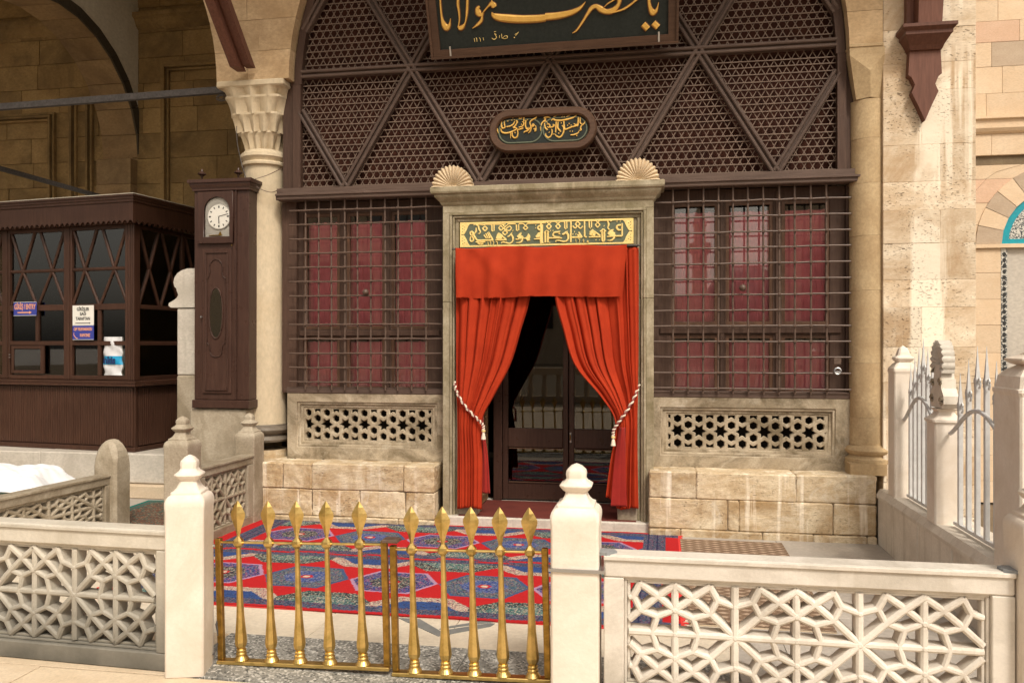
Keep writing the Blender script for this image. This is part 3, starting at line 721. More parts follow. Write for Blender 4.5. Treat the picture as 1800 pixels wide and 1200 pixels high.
def pair_bar(p, q, w=.078, y=.215, name='screen_bar', dj=0.0):
    a = Vector((p[0], y+dj, p[1])); c = Vector((q[0], y+dj, q[1])); t = (c-a).normalized(); n = Vector((t.z, 0, -t.x))
    MB().bar(a+Vector((0, .04, 0)), c+Vector((0, .04, 0)), w, .035).bar(a+n*w*.30, c+n*w*.30, w*.36, .022, ridge=.006).bar(a-n*w*.30, c-n*w*.30, w*.36, .022, ridge=.006).build(name, M['wood_x'], ty)
PX, PZr = 1.28, 1.065; Z0, X0 = 3.06, -2.80
segs = []
for r in range(1, 4): segs.append(((-3.3, Z0+PZr*r), (1.6, Z0+PZr*r)))
for r in range(3):
    for k in range(-2, 5):
        xb = X0+PX*k+(PX/2 if r % 2 else 0)
        segs.append(((xb, Z0+PZr*r), (xb+PX/2, Z0+PZr*(r+1)))); segs.append(((xb, Z0+PZr*r), (xb-PX/2, Z0+PZr*(r+1))))
for i, (p, q) in enumerate(segs):
    s = seg_clip(p, q)
    if s and math.dist(*s) > .06: pair_bar(*s, dj=.0006*(i % 9))
# side boards and arch ribs
MB().box(-3.42, -3.30, .235, .30, 3.06, 4.7).build('side_board', M['wood'], ty)
MB().box(1.60, 1.70, .235, .30, 3.06, 4.4).build('side_board', M['wood'], ty)
MB().box(-3.306, -3.23, .20, .29, 3.062, CZ-.001).build('stile', M['wood'], ty); MB().box(1.53, 1.60, .20, .29, 3.062, CZ-.001).build('stile', M['wood'], ty)
for r0, r1, y in ((RI-.03, RI+.04, .20), (RI+.035, RI+.10, .225)):
    rows = []
    for k in range(49):
        a = math.pi*k/48; rows.append([(CX+r*math.cos(a), yy, CZ+r*math.sin(a)) for r, yy in ((r0, y), (r1, y), (r1, .29), (r0, .29))])
    MB().loft(rows).build('arched_rib', M['wood'], ty)
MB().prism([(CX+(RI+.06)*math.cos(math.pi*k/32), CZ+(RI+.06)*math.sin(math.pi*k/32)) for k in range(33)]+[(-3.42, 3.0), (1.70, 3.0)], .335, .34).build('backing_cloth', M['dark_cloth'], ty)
# beam at the bottom
MB().loft([[(-3.46, y, z), (1.715, y, z), (1.715, .30, z), (-3.46, .30, z)] for y, z in ((.17, 2.952), (.165, 2.96), (.165, 2.985), (.15, 2.99), (.15, 3.005), (.185, 3.015), (.185, 3.062))]).build('sill_beam', M['wood_x'], ty)
# kagome slats
w = .070; p = .0630; tn = .577; b = MB(); sw, sdp = .0086, .006
def slat(P, Q, y):
    s = seg_clip(P, Q, RI-.03)
    if s:
        (x0, z0), (x1, z1) = s; b.bar((x0, y, z0), (x1, y, z1), sw if abs(z0-z1) < .02 else sw*.86, sdp if abs(z0-z1) < .02 else .005)
for k in range(0, 36): 
    z = 3.05+(k+.5)*p+random.uniform(-.004, .004); wob = random.uniform(-.005, .005)
    slat((-3.24, z+wob), (1.54, z-wob), .254)
for k in range(-24, 92):
    x = -3.24+k*w; slat((x, 3.05), (x+2.3*tn, 5.35), .262)
    x += random.uniform(-.003, .003); slat((x, 3.05), (x-2.3*tn, 5.35), .268)
b.build('lattice_slats', M['slat'], ty, kind='stuff', fix=False)

# ---------------------------------------------------------------- strokes of writing
def strokes(T, name, mtl, data, org, sc, plane, n, raise_=.004, wmul=1.0, under=None, kk=6):
    """each stroke: list of (px, py, width px) in a magnified view; org/sc give its place in the photograph"""
    for idx, st in enumerate(data):
        if not st: continue
        pts = crom(st, kk) if len(st) > 2 else st
        P = [(onplane(org[0]+x/sc, org[1]+y/sc, plane, n), wd) for x, y, wd in pts]
        k = (onplane(org[0]+pts[0][0]/sc+1, org[1]+pts[0][1]/sc, plane, n)-P[0][0]).length/sc*wmul
        for lay in ((1, 0) if under else (0,)):
            mb = MB(); rings = []
            for i, (q, wd) in enumerate(P):
                t = (P[min(i+1, len(P)-1)][0]-P[max(i-1, 0)][0])
                if t.length < 1e-6: t = Vector((1, 0, 0))
                t.normalize(); a = t.cross(n).normalized(); h = max(wd, 1.5)*k/2+(.0035 if lay else 0)
                f = raise_*(.45 if lay else 1)+idx*.00012; nn = -n if n.y > 0 else n
                rings.append([q-a*h, q-a*h*.55+nn*f, q+a*h*.55+nn*f, q+a*h])
            e0, e1 = rings[0], rings[-1]
            mb.loft(rings)
            mb.build(name if not lay else 'letter_edge', under if lay else mtl, T)

# ---- big sign, leaning forward
P0 = Vector((-1.917, .05, 4.131)); nrm = Vector((0, math.cos(R(24)), math.sin(R(24))))   # plane normal (pointing away)
sg = thing('calligraphy_board', 'large dark board with golden calligraphy leaning from the lattice at the top', 'sign', P0)
up = Vector((0, -math.sin(R(24)), math.cos(R(24)))); ex = Vector((1, 0, .006)).normalized()
pr = Vector((.0, -math.cos(R(24)), -math.sin(R(24))))
def brd(x0, x1, h0, h1, d0, d1, name, m):
    c = [P0+ex*x+up*h for x, h in ((x0, h0), (x1, h0), (x1, h1), (x0, h1))]
    MB().loft([[q+pr*d0 for q in c], [q+pr*d1 for q in c]]).build(name, m, sg)
BW, BH = 2.142, 1.25
brd(.03, BW-.03, .03, BH-.03, -.03, 0, 'panel', M['board_dark'])
for a in ((0, BW, 0, .075), (0, BW, BH-.075, BH), (0, .085, .0752, BH-.0752), (BW-.085, BW, .0752, BH-.0752)): brd(*a, -.03, .022, 'frame_rail', M['wood_frame'])
for a in ((0, BW, 0, .02), (0, .02, .022, BH), (BW-.02, BW, .022, BH)): brd(*a, .0225, .038, 'frame_bead', M['wood_frame'])
for x in (.17, BW-.17): brd(x, x+.014, .005, .10, .023, .032, 'iron_clip', M['steel'])
A_ = [[(275,-60,26),(285,100,28),(300,250,34),(325,345,70),(365,400,95),(405,375,55),(420,320,20),(428,268,5)],
 [(540,-70,34),(532,60,42),(545,150,34),(555,260,24),(548,340,18),(540,395,26)],
 [(668,-60,40),(668,60,40),(662,180,38),(650,280,26),(632,345,26),(600,392,60),(565,410,66),(535,385,20)],
 [(845,95,30),(815,130,62),(825,185,92),(850,215,70),(885,225,20)],
 [(885,190,50),(880,240,34),(868,300,46),(825,350,44),(780,385,24),(742,412,4)],
 [(880,205,16),(925,145,20),(970,95,28),(1010,60,60),(1045,85,90),(1060,110,60)],[(1015,5,6),(1030,45,40),(1055,80,60)],
 [(1020,178,6),(1045,225,70),(1120,255,100),(1280,272,112),(1450,280,108),(1650,275,104),(1790,262,98)]]
B_ = [[(-10,226,92),(150,212,88),(300,180,74),(400,140,58),(470,90,34),(520,25,4)],
 [(348,440,6),(400,405,24),(450,340,28),(500,262,34),(550,180,42),(600,112,56),(660,88,56),(720,125,80),(790,158,66),(860,150,70),(915,115,62),(955,60,48),(965,0,60),(940,-50,50)],
 [(758,105,6),(810,55,14),(880,10,22),(940,-35,30)],
 [(850,172,16),(930,155,22),(1020,125,26),(1100,75,28),(1170,20,26),(1240,-40,24)],
 [(1352,-60,42),(1358,40,42),(1372,110,56),(1405,168,84),(1445,150,52),(1468,100,22),(1484,32,4)],
 [(1278,322,84),(1340,386,84)],[(1412,304,84),(1474,364,84)]]
small = [[(765,555,8),(775,605,6)],[(790,548,6),(800,556,10),(806,604,6)],[(835,545,6),(850,560,8),(858,602,6)],[(893,545,8),(903,585,6)],
 [(1085,500,8),(1060,490,10),(1075,515,10),(1085,545,12),(1050,572,12),(1020,550,6)],[(1130,510,9),(1128,550,9)],[(1160,490,8),(1165,555,8)],[(1170,555,8),(1210,520,8),(1245,530,9),(1230,555,9),(1180,560,8)],
 [(1335,540,12),(1350,545,12)],[(1360,520,6),(1390,480,12),(1405,462,5)],[(1350,500,8),(1380,485,10)],[(1050,462,8),(1080,458,8)]]
strokes(sg, 'gold_letter', M['gold'], A_, (740, 0), 8.18, P0, nrm, .012, under=M['gilt_edge'])
strokes(sg, 'gold_letter', M['gold'], B_, (960, 0), 7.5, P0, nrm, .012, under=M['gilt_edge'])
strokes(sg, 'gold_letter', M['gold_pale'], small, (740, 0), 8.18, P0, nrm, .005)

# ---- oval plaque
ov = thing('oval_plaque', 'oval dark plaque with two lines of golden calligraphy on the lattice', 'sign', (-.945, .14, 3.30))
def stad(cx, cz, hw, hh, n=14):
    o = []
    for k in range(n+1): a = -math.pi/2+math.pi*k/n; o.append((cx+hw-hh+hh*math.cos(a), cz+hh*math.sin(a)))
    for k in range(n+1): a = math.pi/2+math.pi*k/n; o.append((cx-hw+hh+hh*math.cos(a), cz+hh*math.sin(a)))
    return o
ocx, ocz = -.944, 3.487
plate('frame', stad(ocx, ocz, .464, .174), [stad(ocx, ocz, .422, .132)], .115, .20, M['wood_frame'], ov, .014)
plate('panel', stad(ocx, ocz, .435, .145), [], .150, .19, M['board_dark'], ov, .002)
for s in (-1, 1): plate('bead', stad(ocx+s*.198, ocz, .196, .106), [stad(ocx+s*.198, ocz, .187, .097)], .143, .152, M['board_green'], ov, .002)
O_ = [[(1060,245,10),(1000,235,26),(960,250,24),(985,270,16),(960,290,18),(925,330,20),(905,390,22),(905,455,6)],
 [(940,310,14),(985,300,18),(1015,330,8)],[(965,330,22),(975,400,22),(1010,440,26)],[(1000,350,14),(1030,345,20),(1050,375,20),(1030,400,18),(1010,385,12)],
 [(1045,400,16),(1090,390,26),(1120,365,20),(1095,350,16)],[(985,490,12),(985,530,26),(1030,560,26),(1075,520,18),(1085,450,20),(1075,425,14)],[(1035,475,24),(1045,480,24)],
 [(1070,290,14),(1105,265,26),(1140,285,26),(1250,285,28),(1380,255,28),(1450,225,20),(1480,190,6)],[(1110,235,14),(1180,200,14)],[(1235,235,20),(1248,238,20)],[(1270,230,20),(1283,234,20)],[(1248,205,18),(1260,208,18)],
 [(1310,235,14),(1375,200,14)],[(1150,310,20),(1145,400,22),(1140,480,18)],[(1180,310,14),(1175,400,24),(1200,440,26),(1225,470,14)],[(1240,370,16),(1265,390,24),(1270,450,26),(1245,520,24),(1200,555,26),(1150,530,20),(1125,500,12)],
 [(1185,490,22),(1198,494,22)],[(1100,505,18),(1112,508,18)],[(1225,330,20),(1238,334,20)],[(1270,300,20),(1275,370,22),(1290,430,24),(1350,410,26),(1400,390,24),(1460,375,22),(1480,345,16)],
 [(1350,340,18),(1362,344,18)],[(1325,365,18),(1337,369,18)],[(1380,365,18),(1392,369,18)],[(1430,340,14),(1450,355,22),(1490,370,24),(1500,240,20)],[(1530,240,20),(1530,330,20),(1560,340,14)],
 [(1610,300,6),(1590,340,22),(1550,370,20),(1535,410,24),(1545,440,22),(1510,450,16)],[(1375,520,14),(1430,515,26),(1490,490,22),(1510,460,16)],[(1470,530,20),(1482,533,20)],[(1365,460,18),(1377,463,18)],[(1400,460,18),(1412,463,18)],
 [(330,250,18),(280,262,22),(240,290,18),(250,310,14),(215,350,20),(215,430,22),(240,495,5)],[(290,280,14),(285,360,22),(300,410,24),(345,400,22)],[(330,300,14),(335,370,18),(345,400,16)],[(375,245,22),(385,249,22)],[(380,300,18),(392,304,18)],
 [(365,390,20),(420,380,22),(470,350,20),(500,300,14)],[(460,250,16),(472,254,16)],[(445,285,16),(457,289,16)],[(485,280,16),(497,284,16)],[(545,300,14),(500,380,24),(470,400,24),(530,420,18),(440,470,26),(350,490,28),(290,470,26),(275,420,18)],
 [(430,480,18),(428,575,5)],[(455,470,14),(455,530,24),(490,565,26),(530,550,24),(545,490,18),(540,440,20),(580,430,22),(630,410,20)],[(495,480,20),(508,484,20)],[(520,290,20),(540,330,18)],[(560,260,16),(600,260,18),(610,230,14)],
 [(640,210,20),(640,310,20)],[(600,350,18),(612,354,18)],[(560,400,16),(620,380,22),(640,330,18),(615,310,14)],[(670,290,20),(665,380,22),(690,430,22),(710,400,12)],[(690,280,18),(700,284,18)],
 [(850,205,6),(830,250,22),(760,290,22),(735,330,20),(750,390,22),(700,450,24),(650,470,22),(640,490,8)],[(755,400,16),(800,370,22),(780,350,16),(740,460,20),(710,490,8)],[(790,430,14),(820,420,22),(815,460,20),(835,440,12),(825,370,14)]]
strokes(ov, 'gold_letter', M['gold'], O_, (850, 180), 9.0, Vector((0, .150, 0)), Vector((0, 1, 0)), .007, 1.12, kk=4)

# ---------------------------------------------------------------- door surround
ds = thing('door_surround', 'moulded grey green stone door frame with cornice around the red curtain', 'door frame', (-.91, .12, 0))
DX0, DX1, DZ = -1.70, -.12, 2.455
def uframe(o0, o1, y, z0, name, m=None, zt=None, c=.004):
    """an inverted U from offset o0 to o1 outside the opening"""
    m = m or M['doorstone']
    zj = random.choice([1.62, 1.95]) 
    for s, xe in ((-1, DX0), (1, DX1)):
        a, b = xe+s*o0, xe+s*o1
        for q0, q1 in ((z0, zj), (zj, DZ+o0)): MB().cbox(a, b, y, .5, q0+.0008, q1-.0008, c).build(name, m, ds)
    MB().cbox(DX0-o1, DX1+o1, y, .5, DZ+o0, DZ+o1, c).build(name, m, ds)
LT = .245       # plain lintel zone carrying the inscription
MB().cbox(DX0+.001, DX1-.001, .165, .5, DZ+.0, DZ+LT, .004).build('lintel', M['doorstone'], ds)
# sides: nested mouldings
def side_mould(o0, o1, y, z1):
    for s, xe in ((-1, DX0), (1, DX1)):
        zj = 1.98 if s < 0 else 2.0
        for q0, q1 in ((.0, zj), (zj, z1)): MB().cbox(xe+s*o0, xe+s*o1, y, .5, q0+.0008, q1-.0008, .004).build('jamb_moulding', M['doorstone'], ds)
    MB().cbox(DX0-o1, DX1+o1, y, .5, z1, z1+(o1-o0), .004).build('head_moulding', M['doorstone'], ds)
zz = DZ+LT
side_mould(.000, .030, .150, zz); side_mould(.030, .052, .128, zz+.03); side_mould(.052, .075, .105, zz+.052); side_mould(.075, .140, .118, zz+.075)
for s, xe in ((-1, DX0), (1, DX1)):
    b = MB(); x = xe+s*.041; b.tube([(x, .126, .03), (x, .126, zz+.04)], .009, 8); b.build('jamb_roll', M['doorstone'], ds, smooth=True)
MB().tube([(DX0-.041, .126, zz+.04), (DX1+.041, .126, zz+.04)], .009, 8).build('head_roll', M['doorstone'], ds, smooth=True)
ct = zz+.14
# cornice
b = MB(); rings = []
for p_, z in ((.0, ct), (.012, ct+.012), (.02, ct+.03), (.05, ct+.06), (.062, ct+.075), (.062, ct+.095), (.085, ct+.10), (.092, ct+.115), (.092, ct+.150), (.082, ct+.158)):
    rings.append([(DX0-.14-p_, .118-p_, z), (DX1+.14+p_, .118-p_, z), (DX1+.14+p_, .4, z), (DX0-.14-p_, .4, z)])
b.loft(rings); b.build('cornice', M['doorstone'], ds)
ctop = ct+.158
def shell(x, z, r, T, name='shell_finial', m=None, y=.09, rot=0.0, n=15):
    mb = MB(); rows = []
    for i in range(9):
        t = i/8; row = []
        for k in range(n*6+1):
            a = math.pi*(1-k/(n*6)); f = abs(math.cos(math.pi*k/6)); rr = r*t*(1-.045*(1-f)*(t**3)*1.6)
            dep = .055*math.sin(math.pi*min(t, 1)*.72)+.020*t*f
            px, pz = rr*math.cos(a), max(rr*math.sin(a)*1.05, 0)
            row.append((x+px, y-dep, z+pz))
        rows.append(row)
    rows.append([(px, y+.06, pz) for px, _, pz in rows[-1]]); mb.grid(rows)
    mb.lathe([(.0, -.01), (.012, 0), (.0, .01)], x, y-.03, 8, z+.012)
    return mb.build(name, m or M['shell'], T)
shell(-1.737, ctop-.004, .182, ds); shell(-.115, ctop-.004, .182, ds)
MB().cbox(-1.93, -1.545, .06, .2, ctop-.0, ctop+.012, .002).build('shell_base', M['shell'], ds); MB().cbox(-.305, .07, .06, .2, ctop, ctop+.012, .002).build('shell_base', M['shell'], ds)
# threshold, reveals
MB().cbox(-1.86, .03, .06, .98, -.02, .085, .01).build('threshold', M['marble_grey'], ds)
for s, xe in ((-1, DX0), (1, DX1)):
    MB().cbox(xe+s*.001, xe+s*.12, .5, .80, .09, 2.5, .004).build('reveal_block', M['doorstone'], ds)
    MB().cbox(xe-s*.0-(.0 if s > 0 else .0), xe-s*.17, .13, .34, .086, .26, .006).build('stop_stone', M['old_marble'], ds)
MB().box(DX0+.001, DX1-.001, .5, .98, 2.46, 2.8).build('soffit_block', M['doorstone'], ds)

# ---- green inscription above the curtain
gp = thing('green_inscription', 'narrow green enamel inscription with cream square lettering above the curtain', 'sign', (-.92, .14, 2.47))
gz0, gz1, gx0, gx1 = 2.470, 2.692, -1.686, -.152
MB().cbox(gx0, gx1, .142, .163, gz0, gz1, .002).build('panel', M['board_green'], gp)
for a in ((gx0, gx1, gz0, gz0+.016), (gx0, gx1, gz1-.016, gz1), (gx0, gx0+.012, gz0+.016, gz1-.016), (gx1-.012, gx1, gz0+.016, gz1-.016)):
    MB().cbox(a[0], a[1], .136, .1415, a[2], a[3], .002).build('border', M['gold_pale'], gp)
# corner spandrels with small pierced scrolls
zc_ = (gz0+gz1)/2
for s, xe in ((1, gx0+.012), (-1, gx1-.012)):
    for q in (1, -1):
        pts = [(xe, zc_+q*.005), (xe+s*.022, zc_+q*.003)]+[(xe+s*(.030+.012*math.sin(k*.5)+.055*(k/8)**2.2), zc_+q*(.012+.082*k/8)) for k in range(9)]+[(xe, zc_+q*.0945)]
        holes = []
        for (hx, hz, hr) in ((.012, .03, .006), (.026, .045, .005), (.012, .055, .006), (.030, .068, .006), (.014, .078, .006), (.052, .084, .005)):
            holes.append([(xe+s*hx+hr*math.cos(k*1.0472), zc_+q*hz+hr*.8*math.sin(k*1.0472)) for k in range(6)])
        plate('corner_scroll', pts, holes, .137, .1415, M['gold_pale'], gp, .0008)
G1 = [[(365,165,30),(480,160,28),(560,170,28),(620,160,28),(700,160,28),(790,160,28),(880,160,28),(940,160,26),(1000,160,22)],
 [(590,200,26),(540,245,28)],[(540,245,28),(590,295,28)],[(590,295,28),(640,245,28)],[(640,245,28),(590,200,26)],
 [(725,170,28),(728,290,28)],[(728,290,18),(755,300,22)],[(770,170,26),(770,290,26)],
 [(900,190,26),(860,235,26)],[(860,235,26),(905,285,26)],[(905,285,26),(990,215,26)],[(900,190,26),(985,270,26)],[(985,270,26),(1075,290,26)],[(1075,195,26),(985,270,26)],[(1075,195,26),(1120,240,26)],[(1120,240,26),(1075,290,26)],
 [(985,285,26),(935,325,26)],[(935,325,26),(985,375,28)],[(985,375,28),(1040,325,26)],[(1040,325,26),(985,285,26)],[(930,160,24),(985,215,26)],[(1050,160,24),(985,215,26)],
 [(1040,155,26),(1120,155,28),(1200,155,28)],[(1210,165,28),(1215,280,28)],[(1215,285,18),(1245,290,22)],[(1255,165,26),(1258,280,26)],[(1260,150,28),(1340,150,28)],
 [(1345,150,24),(1440,235,26)],[(1430,150,24),(1345,235,26)],[(1345,230,26),(1392,275,28)],[(1392,275,28),(1440,230,26)],[(1430,145,28),(1600,140,30),(1790,130,30)],
 [(320,300,36),(350,330,44),(370,380,40),(420,460,36),(450,480,36)],[(310,300,34),(300,340,28),(330,400,28),(360,440,30),(360,480,32),(330,505,30),(300,480,30),(305,430,30),(330,390,30),(390,340,30),(415,290,34),(415,230,20)],
 [(440,480,34),(600,478,36),(760,474,36)],[(620,440,26),(570,375,26)],[(655,440,26),(605,345,26)],[(690,440,30),(640,325,26)],[(740,460,36),(660,315,22)],
 [(460,190,30),(470,250,36),(500,310,28),(480,345,26),(455,345,14)],[(420,175,20),(455,195,30)],
 [(830,450,60),(850,370,50),(870,330,22)],[(850,455,50),(900,400,90),(860,340,20)],[(800,470,32),(900,470,34),(1020,468,32)],[(880,345,26),(1010,465,32)],[(870,410,110),(920,440,80)],
 [(1040,410,36),(1080,390,36),(1110,350,28),(1135,320,10)],[(1100,350,30),(1140,420,40),(1135,500,36),(1080,540,34),(1000,525,30),(940,515,30),(915,540,24)],
 [(1200,460,30),(1260,455,34)],[(1240,420,60),(1280,370,60),(1310,320,14)],[(1250,430,80),(1310,420,80),(1340,400,40)],[(1330,400,40),(1330,470,40),(1290,520,36),(1205,525,12)],
 [(1340,440,24),(1420,440,24)],[(1410,460,70),(1450,410,80),(1450,345,12)],[(1420,470,70),(1480,450,80)],
 [(1560,455,26),(1680,450,34)],[(1610,420,60),(1660,350,60),(1690,320,20)],[(1640,400,70),(1690,390,60)],[(1690,320,30),(1690,520,32),(1710,545,30)],
 [(1590,180,30),(1598,183,30)],[(1590,235,30),(1598,238,30)],[(1690,190,40),(1650,205,40),(1640,245,40),(1680,275,36),(1720,270,30)],[(1720,165,40),(1720,400,40),(1725,540,36)],
 [(410,510,26),(500,520,34),(600,510,24)],[(450,535,34),(500,560,28),(560,540,34)],
 [(650,510,12),(660,575,10)],[(690,505,14),(705,515,18),(700,575,10)],[(745,505,12),(765,515,20),(755,575,10)],[(805,505,12),(835,515,18),(835,580,10)],[(1140,285,34),(1150,292,34)]]
G2 = [[(-20,225,40),(130,215,28)],[(40,225,30),(130,215,28)],[(120,215,24),(205,300,26)],[(200,215,24),(110,300,26)],[(110,295,26),(155,350,26)],[(155,350,26),(205,295,26)],
 [(200,205,28),(290,210,28)],[(285,215,24),(375,300,26)],[(370,205,24),(280,300,26)],[(280,290,26),(328,345,26)],[(328,345,26),(375,290,26)],[(365,205,28),(450,205,28)],[(450,205,28),(452,330,28)],[(455,335,18),(480,348,22)],
 [(490,205,26),(492,330,26)],[(495,200,28),(570,200,30)],[(568,200,32),(565,400,32),(565,590,30)],[(580,500,34),(770,500,32)],[(770,500,40),(710,400,26)],[(690,450,30),(720,480,50)],
 [(600,440,30),(610,443,30)],[(655,440,30),(665,443,30)],[(630,395,30),(640,398,30)],[(600,290,26),(650,330,28),(690,280,26)],[(650,255,28),(690,205,28)],[(690,205,28),(740,255,28)],[(740,255,28),(690,300,28)],[(690,300,28),(650,255,28)],[(690,290,24),(745,335,26),(790,290,24)],
 [(820,190,30),(822,490,32)],[(830,495,30),(865,495,28)],[(820,190,28),(900,190,28)],[(905,195,28),(910,320,28)],[(915,330,18),(940,335,22)],[(950,195,26),(950,320,26)],[(950,190,28),(1030,190,28)],
 [(1030,190,24),(1110,270,26)],[(1100,190,24),(1020,270,26)],[(1020,265,26),(1063,320,26)],[(1063,320,26),(1110,265,26)],[(1100,185,28),(1250,185,28),(1390,180,14)],
 [(900,495,30),(1120,490,34)],[(960,360,28),(1110,470,36)],[(930,460,60),(960,400,90),(970,350,14)],[(980,440,110),(1020,460,70)],
 [(1170,345,30),(1110,395,26)],[(1170,345,30),(1220,395,26)],[(1145,380,36),(1150,560,36)],[(1190,380,36),(1190,560,36)],[(1150,565,26),(1168,580,26),(1190,565,26)],[(1180,290,34),(1190,294,34)],
 [(1240,490,26),(1330,480,34),(1520,475,36)],[(1270,450,60),(1310,400,80),(1360,350,14)],[(1290,460,80),(1350,440,90),(1390,440,50)],[(1380,450,50),(1370,510,44),(1320,555,34),(1240,558,10)],
 [(1520,475,34),(1520,350,32),(1520,240,28)],[(1500,270,40),(1440,280,40),(1420,320,44),(1450,360,40),(1500,365,30)],[(1420,205,34),(1430,208,34)],[(1480,205,34),(1490,208,34)],
 [(1250,200,30),(1270,260,40),(1255,320,24),(1280,355,26),(1298,350,12)],[(1300,205,20),(1330,190,20)],
 [(410,450,40),(450,430,44),(480,400,30),(515,385,10)],[(480,400,40),(515,470,44),(505,550,40),(440,580,34),(350,560,28),(290,565,26),(290,590,20)],
 [(160,515,32),(300,512,30),(400,515,26)],[(370,380,14),(340,400,36),(260,410,36),(235,460,36),(270,490,30),(360,490,24)],[(340,430,30),(370,440,24)],[(185,375,28),(195,378,28)],[(230,375,28),(240,378,28)],
 [(90,400,40),(92,600,36)],[(140,400,40),(140,600,36)],[(115,370,20),(70,410,20)],[(115,370,20),(165,410,20)],[(10,240,40),(15,600,30)],[(60,600,26),(70,603,26)],[(170,600,26),(180,603,26)],
 [(655,535,12),(665,595,10)],[(705,535,16),(730,540,16),(720,600,10)],[(810,540,14),(790,560,14),(815,570,12),(795,595,14)],[(880,560,18),(870,590,18),(895,590,16),(885,560,12)],[(1030,550,32),(1040,553,32)],[(1095,550,32),(1105,553,32)]]
strokes(gp, 'kufic_letter', M['gold_pale'], G1, (800, 380), 11.25, Vector((0, .141, 0)), Vector((0, 1, 0)), .003, kk=4)
strokes(gp, 'kufic_letter', M['gold_pale'], G2, (950, 370), 10.59, Vector((0, .141, 0)), Vector((0, 1, 0)), .003, kk=4)

# ---------------------------------------------------------------- glazed inner door, carved leaf, hall behind
gd = thing('glazed_door', 'dark wooden double door with large panes behind the parted curtain', 'door', (-.78, .88, .1))
def fr(T, x0, x1, z0, z1, y0, y1, w, m, name, wb=None):
    wb = wb or w
    MB().cbox(x0, x0+w, y0, y1, z0, z1, .004).build(name, m, T); MB().cbox(x1-w, x1, y0, y1, z0, z1, .004).build(name, m, T)
    MB().cbox(x0+w, x1-w, y0+.001, y1-.001, z0, z0+wb, .004).build(name, m, T); MB().cbox(x0+w, x1-w, y0+.001, y1-.001, z1-w, z1, .004).build(name, m, T)
MB().cbox(-1.52, -1.435, .84, .93, .09, 2.46, .005).build('door_post', M['wood_dark'], gd); MB().cbox(-.13, -.16, .84, .93, .09, 2.46, .005).build('door_post', M['wood_dark'], gd)
for x0, x1 in ((-1.43, -.79), (-.782, -.165)):
    fr(gd, x0, x1, .10, 2.44, .86, .91, .05, M['wood_dark'], 'stile', .16)
    MB().cbox(x0+.051, x1-.051, .855, .905, .605, .79, .006).build('lock_rail', M['wood_dark'], gd)
    MB().cbox(x0+.06, x1-.06, .848, .856, .265, .275, .002).build('glazing_bead', M['wood_sash'], gd); MB().cbox(x0+.06, x1-.06, .848, .856, .592, .602, .002).build('glazing_bead', M['wood_sash'], gd)
    MB().box(x0+.05, x1-.05, .884, .888, .26, .61).build('pane', M['glass_door'], gd); MB().box(x0+.05, x1-.05, .884, .888, .79, 2.4).build('pane', M['glass_door'], gd)
MB().tube([(-.765, .855, .69), (-.765, .82, .69), (-.765, .82, .74)], .006, 8).build('handle', M['brass_old'], gd, smooth=True)
MB().cbox(-.775, -.755, .845, .86, .66, .76, .003).build('lock_plate', M['steel'], gd)
# carved wooden leaf folded back against the left reveal
cf = thing('carved_door_leaf', 'old carved wooden door leaf folded against the left reveal', 'door', (-1.58, .6, .09))
MB().cbox(-1.63, -1.57, .33, .83, .10, 2.42, .005).build('leaf', M['wood_door'], cf)
for z0, z1 in ((.16, .46), (.52, 1.0), (1.06, 1.5), (1.56, 2.3)):
    for yy0, yy1 in ((.38, .78),):
        b = MB(); b.box(-1.571, -1.560, yy0, yy0+.03, z0, z1); b.box(-1.571, -1.560, yy1-.03, yy1, z0, z1); b.box(-1.571, -1.56, yy0+.03, yy1-.03, z0, z0+.03); b.box(-1.571, -1.56, yy0+.03, yy1-.03, z1-.03, z1)
        b.build('panel_moulding', M['wood_door'], cf)
        b = MB()
        for q in range(26):
            cy_, cz_ = random.uniform(yy0+.06, yy1-.06), random.uniform(z0+.05, z1-.05); a0 = random.uniform(0, 6.28)
            b.tube([(-1.566, cy_+.035*math.cos(a0+t*1.3)*(1-t*.18), cz_+.035*math.sin(a0+t*1.3)*(1-t*.18)) for t in np.arange(0, 4, .5)], .006, 5)
        b.build('carved_scrollwork', M['wood_door'], cf)
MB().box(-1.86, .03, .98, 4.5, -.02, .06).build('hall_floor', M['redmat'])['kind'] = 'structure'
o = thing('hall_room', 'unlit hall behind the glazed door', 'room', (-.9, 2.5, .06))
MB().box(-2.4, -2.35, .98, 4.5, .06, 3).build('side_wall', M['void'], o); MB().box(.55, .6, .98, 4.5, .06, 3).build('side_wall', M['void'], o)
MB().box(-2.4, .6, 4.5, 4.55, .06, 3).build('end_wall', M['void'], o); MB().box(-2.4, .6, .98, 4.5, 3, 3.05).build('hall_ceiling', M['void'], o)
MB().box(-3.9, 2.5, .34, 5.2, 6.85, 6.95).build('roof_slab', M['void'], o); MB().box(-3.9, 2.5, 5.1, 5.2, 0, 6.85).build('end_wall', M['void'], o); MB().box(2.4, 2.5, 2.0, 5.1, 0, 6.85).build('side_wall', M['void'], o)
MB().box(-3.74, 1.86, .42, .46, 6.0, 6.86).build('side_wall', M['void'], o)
MB().box(-1.69, -.13, .09, .83, .0855, .0905).top('door_runner', M['redmat'], 'brick red runner on the door threshold', 'runner')
# dark inner curtain behind the glass, drawn to the left
rows = []
for i in range(26):
    t = i/25; z = .1+2.35*(1-t); rw = -1.42+.68*max(0, (z-.8)/1.65)**1.1+.10
    rows.append([(-1.43+(rw+1.43)*k/40, 1.0+.03*math.sin(k*1.1), z) for k in range(41)])
MB().grid(rows).top('inner_curtain', M['black_cloth'], 'dark curtain hanging inside the glazed door on the left', 'curtain', smooth='all')
